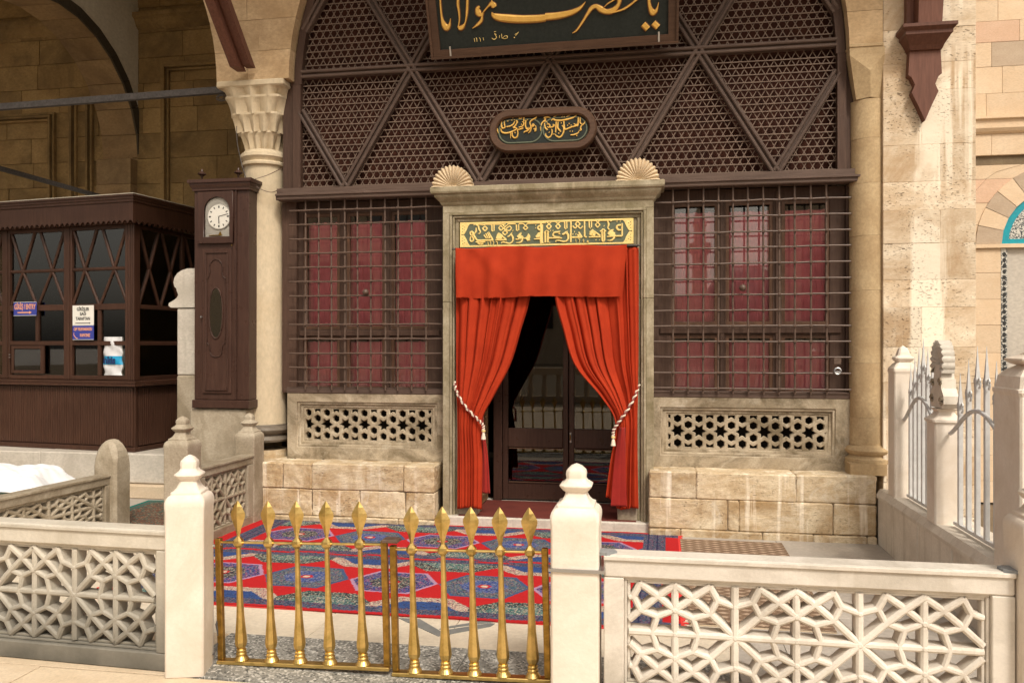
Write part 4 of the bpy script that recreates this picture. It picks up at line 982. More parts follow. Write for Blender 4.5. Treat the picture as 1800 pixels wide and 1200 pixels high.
# ---------------------------------------------------------------- red door curtain
ct_ = thing('door_curtain', 'vermilion red curtain parted and tied back in the stone doorway', 'curtain', (-.91, .07, .15))
LC = {}
def lerp(tab, z):
    k_ = tuple(tab)
    if k_ not in LC: LC[k_] = crom(sorted(tab), 6) if len(tab) > 2 else sorted(tab)
    tab = LC[k_]
    if z <= tab[0][0]: return tab[0][1]
    for (a, p), (b, q) in zip(tab[:-1], tab[1:]):
        if z <= b: t = (z-a)/(b-a); return p+(q-p)*t
    return tab[-1][1]
def drape(Lt, Rt, z0f, z1, m, name, y, nf, amp, seed, nu=170, nz=90):
    rr = random.Random(seed); ph = [rr.uniform(0, 6.28) for _ in range(6)]
    rows = []
    for i in range(nz+1):
        row = []
        for k in range(nu+1):
            t = k/nu; zb = z0f(t); z = zb+(z1-zb)*(1-i/nz)
            L, Rr = lerp(Lt, z), lerp(Rt, z); w = Rr-L; full = 1.0
            tt = t+.022*math.sin(6.28*t*1.7+ph[0])+.012*math.sin(6.28*t*3.1+ph[1])+.006*math.sin(z*3+ph[3])
            a = amp*(.35+.65*min(1, w/.45))*(1.0 if z < 2.2 else max(.5, 1-(z-2.2)))
            tt += .018*math.sin(6.28*2.3*t+ph[4]); f = 1-2*abs(math.sin(3.1416*nf*1.25*tt+ph[2]))**.8
            f2 = math.sin(6.28*nf*2.3*tt+ph[4]+z*.6)*.28
            f3 = math.sin(6.28*1.2*t+ph[5]+z)*.35
            row.append((L+w*t+.010*math.sin(6.28*nf*tt+ph[2]+1.4)*min(1, w/.3), y+a*(f+f2+f3)-.035*math.exp(-((z-.95)/.3)**2)*math.sin(math.pi*t), z))
        rows.append(row)
    o = MB().grid(rows).build(name, m, ct_, smooth='all', fix=False)
    md = o.modifiers.new('thickness', 'SOLIDIFY'); md.thickness = .004; return o
drape([(.15, -1.692), (.9, -1.690), (1.4, -1.70), (2.4, -1.70)], [(.15, -1.48), (.6, -1.475), (.93, -1.475), (1.15, -1.365), (1.43, -1.21), (1.75, -1.11), (2.0, -1.04), (2.4, -.98)],
      lambda t: .145+.02*math.sin(t*3), 2.40, M['red'], 'left_drape', .085, 6.2, .024, 3)
drape([(.2, -1.50), (.6, -1.485), (.93, -1.50), (1.3, -1.50)], [(.2, -1.40), (.6, -1.425), (.93, -1.47), (1.3, -1.44)],
      lambda t: .285, 1.0, M['red_lining'], 'lining_fold', .125, 1.6, .012, 5, 30, 40)
drape([(.2, -.40), (.6, -.345), (.93, -.30), (1.15, -.42), (1.43, -.655), (1.75, -.76), (2.0, -.825), (2.4, -.87)], [(.2, -.108), (.9, -.118), (1.4, -.105), (2.4, -.102)],
      lambda t: .30-.10*min(1, t*2.2)+.01*math.sin(t*9), 2.43, M['red'], 'right_drape', .085, 6.0, .026, 9)
drape([(.2, -.345), (.6, -.31), (.93, -.26)], [(.2, -.20), (.6, -.215), (.93, -.22)], lambda t: .225, .9, M['red_lining'], 'lining_fold', .048, .8, .006, 15, 24, 40)
rows = []
for i in range(41):
    s = i/40; row = []
    for k in range(161):
        t = k/160; x = -1.700+1.495*t-.035*s*t+.012*s*(1-t); z = 2.452-.008*math.sin(math.pi*t*5)*(1-s)-.437*s-.006*math.sin(9*t)*s
        f = .010*math.sin(58*t+2*math.sin(5*t))*(.25+.5*s)+.020*math.sin(31*t+1.5*s)*(.4+.9*s)*(.6+.4*math.sin(7*t))+.016*math.sin(13*t+2)*(.5+s*.5)+.018*math.exp(-((t-.12-.25*s)/.05)**2)*(1-s)
        row.append((x, .035-f-.012*math.sin(math.pi*s), z))
    rows.append(row)
MB().grid([[(x, y-.0045, z) for x, y, z in r_] for r_ in rows[-4:]]).build('hem', M['red'], ct_, smooth='all', fix=False)
MB().grid([[(x, y-.0045, z) for x, y, z in r_[-5:]] for r_ in rows[:-3]]).build('hem', M['red'], ct_, smooth='all', fix=False)
o = MB().grid(rows).build('valance', M['red'], ct_, smooth='all', fix=False); o.modifiers.new('thickness', 'SOLIDIFY').thickness = .004
MB().tube([(-1.74, .06, 2.447), (-.09, .06, 2.447)], .008, 8).build('curtain_rod', M['iron_black'], ct_)
def tieback(label, P):
    t = thing('curtain_tieback', label, 'tieback', P[0])
    c = crom(P, 24); A, B = [], []
    for i, p in enumerate(c):
        p = Vector(p); tg = (Vector(c[min(i+1, len(c)-1)])-Vector(c[max(i-1, 0)])).normalized()
        a = tg.cross(Vector((0, 1, 0))).normalized(); b = tg.cross(a); w = i*.55
        A.append(p+(a*math.cos(w)+b*math.sin(w))*.007); B.append(p-(a*math.cos(w)+b*math.sin(w))*.007)
    MB().tube(A, .008, 6).build('cord', M['rope'], t, smooth=True); MB().tube(B, .0055, 6).build('dark_cord', M['rope2'], t, smooth=True)
    e = Vector(P[-1])
    MB().lathe([(.004, 0), (.016, -.006), (.016, -.02), (.010, -.03), (.013, -.04), (.022, -.085), (.020, -.088), (.002, -.085)], e.x, e.y, 14, e.z).build('tassel', M['rope'], t, smooth=True)
    MB().lathe([(.017, -.006), (.018, -.012), (.017, -.02)], e.x, e.y, 14, e.z).build('tassel_band', M['gold_pale'], t)
tieback('cream twisted cord tieback on the left half of the red curtain', [(-1.725, .09, 1.27), (-1.69, .04, 1.18), (-1.60, .015, 1.05), (-1.50, .02, .95), (-1.455, .03, .90), (-1.450, .035, .86)])
tieback('cream twisted cord tieback on the right half of the red curtain', [(-.105, .09, 1.26), (-.135, .04, 1.17), (-.20, .01, 1.05), (-.27, .005, .95), (-.315, .01, .88), (-.320, .015, .83)])

# ---------------------------------------------------------------- pierced stone screens
def pierced(label, X0, X1, zt, zb, hx0, hx1, hz0, hz1, s, xs, yb=.30):
    t = thing('pierced_screen', label, 'stone screen', ((X0+X1)/2, .28, zb))
    o_ = [(X0, zb), (X1, zb), (X1, zt), (X0, zt)]
    def rect(e): return [(hx0-e, hz0-e), (hx1+e, hz0-e), (hx1+e, hz1+e), (hx0-e, hz1+e)]
    plate('frame', o_, [rect(.062)], .262, .42, M['screenstone'], t, .005)
    plate('frame_moulding', rect(.0618), [rect(.04)], .274, .42, M['screenstone'], t, .006)
    plate('frame_moulding', rect(.0398), [rect(.012)], .292, .42, M['screenstone'], t, .005)
    holes = []; zc = (hz0+hz1)/2; hr, sr = s*.222, s*.385
    def addh(poly):
        c = clip(poly, hx0+.004, hx1-.004, hz0+.004, hz1-.004)
        if len(c) > 2:
            ar = abs(sum(c[i-1][0]*c[i][1]-c[i][0]*c[i-1][1] for i in range(len(c))))/2
            if ar > 1.2e-4: holes.append(c)
    for j in range(-1, 2):
        for i in range(-2, 14):
            cx = xs+i*s+(s/2 if j else 0); cz_ = zc+j*s*math.sqrt(3)/2
            addh([(cx+(sr if k % 2 == 0 else sr*.56)*math.cos(R(30*k)), cz_+(sr if k % 2 == 0 else sr*.56)*math.sin(R(30*k))) for k in range(12)])
            for dz in (s/math.sqrt(3), -s/math.sqrt(3)):
                if abs(cz_+dz-zc) < .16: addh([(cx+hr*math.cos(R(30+60*k)), cz_+dz+hr*math.sin(R(30+60*k))) for k in range(6)])
    plate('pierced_panel', rect(.013), holes, .302, .36, M['screenstone'], t, .005)
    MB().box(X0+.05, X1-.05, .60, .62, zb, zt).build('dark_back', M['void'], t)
    return t
pierced('left pierced stone screen with star and hexagon holes and a broken corner', -3.388, -1.86, 1.145, .532, -3.232, -1.99, .70, 1.006, .185, -3.20)
pierced('right pierced stone screen with star and hexagon holes above the white streaked bench', .016, 1.64, 1.145, .542, .137, 1.468, .70, 1.000, .183, .225)

# ---------------------------------------------------------------- windows with grille, curtains behind
def window(label, X0, X1, zt, zb, cols, ztop, zmid, seed):
    t = thing('window', label, 'window', ((X0+X1)/2, .35, zb))
    # surround board with openings
    holes = []
    for a, b in cols: holes += [[(a-.03, ztop[0]-.03), (b+.03, ztop[0]-.03), (b+.03, ztop[1]+.03), (a-.03, ztop[1]+.03)], [(a-.03, zmid[0]-.03), (b+.03, zmid[0]-.03), (b+.03, zmid[1]+.03), (a-.03, zmid[1]+.03)]]
    plate('window_frame', [(X0, zb), (X1, zb), (X1, zt), (X0, zt)], holes, .345, .40, M['wood'], t, .003)
    for (a, b) in cols:
        for (c, d) in (ztop, zmid):
            sh = plate('sash', [(a-.028, c-.028), (b+.028, c-.028), (b+.028, d+.028), (a-.028, d+.028)], [[(a, c), (b, c), (b, d), (a, d)]], .356, .385, M['wood_sash'], t, .003)
            ORG[sh] = ORG[t]
            MB().box(a, b, .372, .374, c, d).build('pane', M['glass'], sh)
    for k, (a, b) in enumerate(cols):      # astragals between the columns
        if k: 
            xm = (a+cols[k-1][1])/2; MB().cbox(xm-.018, xm+.018, .330, .3445, zb+.03, zt-.03, .004).build('mullion', M['wood'], t)
    MB().cbox(X0+.05, X1-.05, .326, .3445, (ztop[0]+zmid[1])/2-.03, (ztop[0]+zmid[1])/2+.02, .004).build('transom', M['wood'], t)
    MB().box(X0-.11, X0+.035, .30, .42, zb, zt).build('side_board', M['wood'], t); MB().box(X1-.02, X1+.02, .30, .42, zb, zt).build('side_board', M['wood'], t)
    # curtains
    for k, (a, b) in enumerate(cols):
        rr = random.Random(seed+k); ph = rr.uniform(0, 6)
        for nm, (c, d) in (('top', ztop), ('low', zmid)):
            rows = []; ins = rr.uniform(.0, .016)
            tz = d-(.02 if nm == 'low' else .045)
            for i in range(14):
                z = c-.05+(tz-c+.05)*(1-i/13)
                rows.append([(a-.02+ins+(b-a+.03-ins)*q/44+.004*math.sin(z*3+q), .425+.006*math.sin(q*.42+ph+.4*math.sin(z*2))+.003*math.sin(q*1.3), z) for q in range(45)])
            MB().grid(rows).build('window_curtain', M['pink'], t, smooth='all', fix=False)
            MB().tube([(a-.03, .425, tz), (b+.03, .425, tz)], .006, 6).build('curtain_rod', M['iron_black'], t)
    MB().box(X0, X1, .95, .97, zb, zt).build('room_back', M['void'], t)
    return t
fx = lambda us, v=500: [PY(u, v, .37)[0] for u in us]
cl_ = fx((540, 594, 615.5, 673, 694, 749)); crr = fx((1185.5, 1256.5, 1281, 1352.5, 1379, 1451.5))
zz_ = lambda v, u: PY(u, v, .37)[1]
wl = window('left window with six rose curtained panes behind an iron grille', -3.35, -1.875, 2.95, 1.15, [(cl_[0], cl_[1]), (cl_[2], cl_[3]), (cl_[4], cl_[5])], (1.775, 2.815), (1.205, 1.655), 3)
wr = window('right window with six rose curtained panes reflecting the sky behind an iron grille', .025, 1.64, 2.95, 1.15, [(crr[0], crr[1]), (crr[2], crr[3]), (crr[4], crr[5])], (1.80, 2.815), (1.205, 1.66), 13)
MB().cbox(-3.40, -1.86, .255, .40, 1.146, 1.20, .006).top('window_sill_rail', M['wood_x'], 'brown wooden rail at the foot of the left window', 'rail')
MB().cbox(.0, 1.66, .255, .40, 1.146, 1.20, .006).top('window_sill_rail', M['wood_x'], 'brown wooden rail at the foot of the right window', 'rail')
def grille(label, xs, zs, x0, x1, z0, z1, y=.235):
    t = thing('iron_grille', label, 'grille', ((x0+x1)/2, y, z0))
    for x in xs:
        j = random.uniform(-.004, .004)
        MB().tube([(x+j, y, z0), (x+random.uniform(-.003, .003), y+random.uniform(-.004, .004), (z0+z1)/2), (x-j, y, z1)], .0085, 8).build('upright_bar', M['iron_brown'], t, smooth=True)
    for z in zs:
        P = []
        X = sorted(list(xs)+[x0, x1])
        for i, x in enumerate(X):
            P.append((x, y-.012 if i % 2 else y+.004, z+random.uniform(-.003, .003)))
        MB().tube([(p[0], y-.013, p[2]) for p in P], .0080, 8).build('cross_bar', M['iron_brown'], t, smooth=True)
    b = MB()
    for x in xs:
        for z in zs: b.cbox(x-.012, x+.012, y-.025, y+.006, z-.011, z+.011, .004)
    b.build('collars', M['iron_brown'], t, kind='stuff')
    return t
gxl = [PY(u, 500, .235)[0] for u in (537, 560, 582.5, 606, 628.5, 652, 677, 699.5, 723.5, 749)]
gzl = [2.857-.1335*k for k in range(13)]
grille('iron lattice grille over the left window', gxl, gzl, -3.35, -1.87, 1.18, 2.955)
gxr = [PY(u, 500, .235)[0] for u in (1183, 1209.5, 1236, 1262.5, 1288.5, 1315, 1342, 1369.5, 1397, 1425, 1453)]
grille('iron lattice grille with a steel lock over the right window', gxr, [2.830-.1335*k for k in range(13)], .0, 1.64, 1.18, 2.955)
for nm, x in (('left window', PY(644, 513, .22)[0]), ('right window', PY(1305, 504, .22)[0])):
    z = PY(1305, 504, .22)[1]-.01
    b = MB(); b.sphere((x, .20, z), .030, 14); b.top('grille_knob', M['iron_brown'], 'round brown iron knob on the '+nm+' grille', 'knob', smooth='all')
lk = thing('padlock', 'steel lock and plate hooked on the right window grille', 'lock', (1.585, .22, 1.33))
lx_, lz_ = PY(1472, 652, .22); MB().cbox(lx_-.03, lx_+.03, .215, .228, lz_+.055, lz_+.11, .004).build('plate', M['iron_brown'], lk)
MB().tube([(lx_+.026*math.cos(k*.5), .21, lz_+.026*math.sin(k*.5)) for k in range(13)], .008, 8).build('ring', M['steel'], lk, smooth=True)
MB().cbox(lx_-.018, lx_+.020, .205, .222, lz_-.03, lz_+.0, .005).build('body', M['steel'], lk)

# ---------------------------------------------------------------- balustrade posts and pierced panels
POST = [(.106, 0, .08), (.106, .815, .08), (.109, .835, .08), (.109, .858, .1), (.104, .875, .12), (.095, .887, .12), (.084, .893, .12), (.0835, .906, .12), (.069, .914, .15), (.058, .927, .18), (.050, .944, .22), (.046, .958, .3),
        (.058, .968, .3), (.072, .986, .3), (.072, .992, .3), (.050, 1.008, .32), (.043, 1.020, .34), (.046, 1.040, .36), (.043, 1.056, .36), (.026, 1.074, .36), (.010, 1.083, .4), (.002, 1.086, .4)]
def post(x, y, label, m='marble_post', sc=1.0, rz=0.0, prof=POST, z=0.0, wx=1.0, hz=1.0):
    o = MB().sqlathe([(p[0]*sc*wx, p[1]*hz*sc, p[2]) for p in prof]).build('balustrade_post', M[m], None, smooth=True)
    o.location = (x, y, z); o.rotation_euler = (0, 0, rz); md = o.modifiers.new('soft', 'BEVEL'); md.width = .003; md.segments = 2; md.limit_method = 'ANGLE'
    return tag(o, label, 'stone post')
post(-2.240, -3.25, 'pale marble post with pointed finial between the left panel and the brass gate', rz=R(15), wx=.87, hz=.977)
post(-.333, -3.255, 'pale marble post with a strap round it right of the brass gate', hz=.982)
MB().box(-.447, -.203, -3.372, -3.132, .604, .618).top('post_strap', M['steel'], 'thin grey strap round the post right of the brass gate', 'strap')
post(1.575, -3.27, 'pale marble post cut by the right edge of the picture')
post(-3.60, -.07, 'small weathered post with finial against the column footing', 'old_marble', .905)
post(-3.62, -1.10, 'brown weathered post with finial at the front end of the inner balustrade', 'old_marble', .96)
# round headed old post
b = MB(); rings = []
for z, hx, hy, c in [(0, .115, .10, .02), (.55, .115, .10, .02), (.62, .112, .10, .03), (.68, .098, .095, .04), (.73, .070, .085, .04), (.76, .035, .06, .02), (.772, .01, .03, .005)]:
    rings.append([(-hx+c, -hy, z), (hx-c, -hy, z), (hx, -hy+c, z), (hx, hy-c, z), (hx-c, hy, z), (-hx+c, hy, z), (-hx, hy-c, z), (-hx, -hy+c, z)])
b.loft(rings); o = b.build('balustrade_post', M['old_marble']); o.location = (-4.67, -.50, 0); o.rotation_euler = (0, 0, R(-3))
tag(o, 'old round headed stone post where the far left balustrade ends', 'stone post')

def balustrade(label, L, Hh, a, bh, star, m='marble', loc=(0, 0, 0), rz=0.0, fw_=.088, zb=0.0, dep=.12, top=.10, bot=.09, cell=None):
    """pierced panel L long: frame, moulding and interlaced star tracery; local x along it, front at -y"""
    t = thing('balustrade', label, 'balustrade', loc, rz, world=False)
    y0, y1 = -dep/2, dep/2; hx0, hx1, hz0, hz1 = fw_, L-fw_, bot, Hh-top
    b = MB(); 
    MB().cbox(0, L, y0, y1, Hh-top+.001, Hh, .008).build('top_rail', M[m], t); MB().cbox(0, L, y0, y1, 0, bot-.001, .006).build('bottom_rail', M[m], t)
    MB().cbox(0, fw_, y0, y1, bot, Hh-top, .004).build('end_stile', M[m], t); MB().cbox(L-fw_, L, y0, y1, bot, Hh-top, .004).build('end_stile', M[m], t)
    MB().cbox(-.0, L, y0-.012, y0-.001, Hh-.022, Hh-.002, .004).build('top_lip', M[m], t)
    for e, dd in ((.0, .022), (.014, .034)):
        for (p, q, r_, s_) in ((hx0+e, hx1-e, hz1-e-.014, hz1-e), (hx0+e, hx1-e, hz0+e, hz0+e+.014), (hx0+e, hx0+e+.014, hz0+e+.0142, hz1-e-.0142), (hx1-e-.014, hx1-e, hz0+e+.0142, hz1-e-.0142)):
            MB().cbox(p+.0002, q-.0002, y0+dd, y1-dd, r_+.0002, s_-.0002, .003).build('inner_moulding', M[m], t)
    hx0 += .028; hx1 -= .028; hz0 += .028; hz1 -= .028
    zc = (hz0+hz1)/2; bb = (hz1-hz0)/2
    Q = {'P': (.41, .45), 'Q': (.71, .755), 'T1': (.41, 1), 'B': (1, 1), 'B1': (1, .49), 'N': (0, .62), 'M': (.29, .73), 'R': (.70, .34), 'K': (.61, 0), 'S': (0, 0), 'E': (1, 0), 'TT': (0, 1)}
    L_ = ['SP', 'PQ', ('Q', 'B'), ('B1', 'Q'), ('Q', 'T1'), ('T1', 'M'), 'MN', 'MP', 'PR', ('R', 'B1'), 'RK', 'SK', 'KE', ('S', 'TT'), ('E', 'B')]
    seen = set(); mb = MB(); cnt = 0; n = int(L/a)+3
    for i in range(-n, n+1):
        for sx in (1, -1):
            for sz in (1, -1):
                for pr_ in L_:
                    A, B = (Q[pr_[0]], Q[pr_[1]])
                    p = (star+2*a*i+sx*A[0]*a, zc+sz*A[1]*bb); q = (star+2*a*i+sx*B[0]*a, zc+sz*B[1]*bb)
                    if max(p[0], q[0]) < hx0 or min(p[0], q[0]) > hx1: continue
                    (x0, z0), (x1, z1) = p, q           # clip along x
                    if x0 > x1: x0, z0, x1, z1 = x1, z1, x0, z0
                    if x0 < hx0: z0 += (z1-z0)*(hx0-x0)/(x1-x0) if x1 > x0 else 0; x0 = hx0
                    if x1 > hx1: z1 = z0+(z1-z0)*(hx1-x0)/(x1-x0) if x1 > x0 else z1; x1 = hx1
                    key = (round(x0, 3), round(z0, 3), round(x1, 3), round(z1, 3)); k2 = (key[2], key[3], key[0], key[1])
                    if key in seen or k2 in seen or math.hypot(x1-x0, z1-z0) < .01: continue
                    seen.add(key); cnt += 1; jj = .00012*(cnt % 41)
                    v = Vector((x1-x0, 0, z1-z0)).normalized()*.006; w_ = .0305 if pr_ not in ('MN', 'MP', 'PR', ('R', 'B1'), 'RK') else .0265
                    mb.bar(Vector((x0, .036-jj, z0))-v, Vector((x1, .036-jj, z1))+v, w_, .078, ridge=.009)
    for i in range(-n, n+1):
        for px_, pz_, r_ in ((0, 0, .019), (1, .49, .017), (1, -.49, .017), (1, 0, .015), (0, .62, .015), (0, -.62, .015)):
            X_, Z_ = star+2*a*i+px_*a, zc+pz_*bb
            if hx0+.02 < X_ < hx1-.02: mb.loft([[(X_+q_*math.cos(R(22.5+45*k)), yy_, Z_+q_*math.sin(R(22.5+45*k))) for k in range(8)] for q_, yy_ in ((r_, -.02), (r_, -.040), (r_*.45, -.0480))])
    mb.build('star_tracery', M[m], t)
    return t
balustrade('front right balustrade panel with pierced star tracery', 1.672, .672, .2555, .26, .358+.208, loc=(-.208, -3.245, 0))
balustrade('front left balustrade panel with pierced star tracery and a grey foot', 2.4, .690, .2375, .26, -2.874+4.705, loc=(-4.705, -3.147, 0), rz=R(-2.1), m='marble_left')
balustrade('far left balustrade panel running back to the round headed post', 2.55, .46+.02, .2375, .2, .45, m='old_marble', loc=(-4.87, -3.1, 0), rz=math.atan2(1, .077), fw_=.09, top=.09, bot=.07)
balustrade('inner brown balustrade panel between the two small finial posts', .86, .62, .2, .2, .43, m='old_marble', loc=(-3.60, -1.01, 0), rz=math.atan2(1, .03), fw_=.10, top=.085, bot=.08)

# ---------------------------------------------------------------- brass gate
def gate_leaf(label, x0, x1, xs, lean):
    t = thing('gate_leaf', label, 'gate', ((x0+x1)/2, -3.14, .018), rot=(0, R(lean), 0)); L = ORG[t]
    y = -3.14; w = .030
    MB().cbox(x0, x0+w, y-.018, y+.012, .035, .64, .003).build('frame_upright', M['brass_old'], t); MB().cbox(x1-w, x1, y-.018, y+.012, .035, .64, .003).build('frame_upright', M['brass_old'], t)
    MB().cbox(x0, x1, y-.03, y+.022, .016, .034, .003).build('bottom_bar', M['brass'], t); MB().tube([(x0+w, y, .62), (x1-w, y, .62)], .0065, 8).build('cross_rod', M['brass'], t, smooth=True)
    first = None
    for k, x in enumerate(xs):
        if first is None:
            s = MB().lathe([(.036, 0), (.036, .004), (.026, .020), (.022, .024), (.026, .028), (.026, .035), (.021, .040), (.024, .046), (.024, .052), (.020, .056)], 0, 0, 20)
            s.lathe([(.018, .056), (.027, .072), (.031, .090), (.030, .110), (.026, .150), (.0205, .21), (.0165, .30), (.0140, .42), (.0118, .565)], 0, 0, 8)
            ORG[t] = Vector((0, 0, 0)); o = s.build('picket', M['brass'], t); ORG[t] = L; o.location = Vector((x, y, .034))-L; ORG[o] = Vector((0, 0, 0)); first = o
            k_ = MB().sqlathe([(.007, -.030), (.022, -.012), (.024, .0), (.022, .012), (.007, .030)], 0, 0, .586, ch=.45).build('knob', M['brass'], o)
            r2 = []
            for z, hx, hy in ((.61, .010, .008), (.625, .009, .007), (.640, .0135, .009), (.655, .016, .010), (.690, .030, .012), (.720, .039, .013), (.735, .038, .012), (.765, .022, .009), (.795, .002, .003)):
                r2.append([(-hx, 0, z), (0, -hy, z), (hx, 0, z), (0, hy, z)])
            h_ = MB().loft(r2).build('spearhead', M['brass'], o)
        else:
            o = first.copy(); COL.objects.link(o); o.parent = t; o.location = Vector((x, y, .034))-L
            for ch in first.children: c2 = ch.copy(); COL.objects.link(c2); c2.parent = o
    return t
gate_leaf('left leaf of the brass picket gate', -2.145, -1.245, [-2.024, -1.862, -1.712, -1.556, -1.385], -1.6)
gate_leaf('right leaf of the brass picket gate', -1.232, -.462, [-1.125, -.970, -.830, -.690, -.548], -1.4)
MB().cbox(-1.28, -1.20, -3.18, -3.11, .648, .664, .003).top('metal_clasp', M['iron_brown'], 'dark iron cap holding the two brass gate leaves together', 'cap')
MB().tube([(-2.19, -3.16, .595), (-2.16, -3.15, .590), (-2.13, -3.145, .60)], .008, 8).top('steel_hook', M['steel'], 'steel hinge hook between the left post and the brass gate', 'hinge', smooth=True)
MB().tube([(-2.135, -3.13, .30), (-2.15, -3.16, .20), (-2.14, -3.15, .12), (-2.16, -3.17, .05)], .006, 6).top('loose_wire', M['iron_black'], 'loose dark wire hanging at the foot of the left gate leaf', 'wire')

# ---------------------------------------------------------------- rugs
def rug(label, L, Wd, loc, rz, fn, m, name='rug', cell=.0055, cat='rug', fr_m=None, wav=.0015):
    t = thing(name, label, cat, loc, rz, world=False)
    nx, ny = int(L/cell), int(Wd/cell); xs = np.linspace(0, L, nx+1); ys = np.linspace(0, Wd, ny+1)
    X, Yg = np.meshgrid(xs, ys); 
    Zg = .010+wav*np.sin(X*4+1)*np.sin(Yg*5)+wav*.6*np.sin(X*11+Yg*3)+rng.normal(0, .0004, X.shape)
    Xw = X; Yw = Yg+.010*np.sin(X*2.3)+.004*np.sin(X*6.1)
    v = np.stack([Xw, Yw, Zg], -1).reshape(-1, 3)
    idx = np.arange((nx+1)*(ny+1)).reshape(ny+1, nx+1)
    f = np.stack([idx[:-1, :-1], idx[:-1, 1:], idx[1:, 1:], idx[1:, :-1]], -1).reshape(-1, 4)
    me = bpy.data.meshes.new('pile'); me.vertices.add(len(v)); me.vertices.foreach_set('co', v.ravel())
    me.loops.add(f.size); me.loops.foreach_set('vertex_index', f.ravel()); me.polygons.add(len(f))
    me.polygons.foreach_set('loop_start', np.arange(len(f))*4); me.update(calc_edges=True)
    c = fn(X, Yg, L, Wd).reshape(-1, 3); at = me.color_attributes.new('Pattern', 'FLOAT_COLOR', 'POINT')
    at.data.foreach_set('color', np.concatenate([c, np.ones((len(c), 1))], 1).ravel())
    me.materials.append(m); o = bpy.data.objects.new('pile', me); COL.objects.link(o); o.parent = t
    o2 = MB().box(.002, L-.002, .004, Wd-.004, .001, .007).build('backing', M['fringe'] if fr_m is None else fr_m, t)
    if fr_m is None:
        for xe, s in ((0, -1), (L, 1)):
            b = MB(); q = 0.0
            while q < Wd-.01:
                w_ = random.uniform(.015, .04); l = random.uniform(.012, .05); b.prism([(xe, q), (xe+s*l, q+w_*.3), (xe+s*l*.8, q+w_), (xe, q+w_)], .002, .008, 'z'); q += w_+random.uniform(0, .006)
            b.build('fringe', M['fringe'], t)
    return t
def speck(shape, sx, sy, seed):
    r_ = np.random.default_rng(seed); a = r_.random((shape[0]//sy+2, shape[1]//sx+2))
    return np.repeat(np.repeat(a, sy, 0), sx, 1)[:shape[0], :shape[1]]
def pick(r, cols):
    o = np.zeros(r.shape+(3,)); n = len(cols); k = np.minimum((r*n).astype(int), n-1)
    for i, c in enumerate(cols): o[k == i] = c
    return o
RED = (.50, .018, .020); NAVY = (.020, .026, .075); BLUE = (.035, .085, .27); TEAL = (.03, .16, .17); CREAM = (.62, .52, .40); BLK = (.018, .014, .022); PUR = (.10, .07, .30); PNK = (.50, .12, .15); SLATE = (.07, .09, .16); GRN = (.10, .22, .18); WINE = (.10, .015, .03)
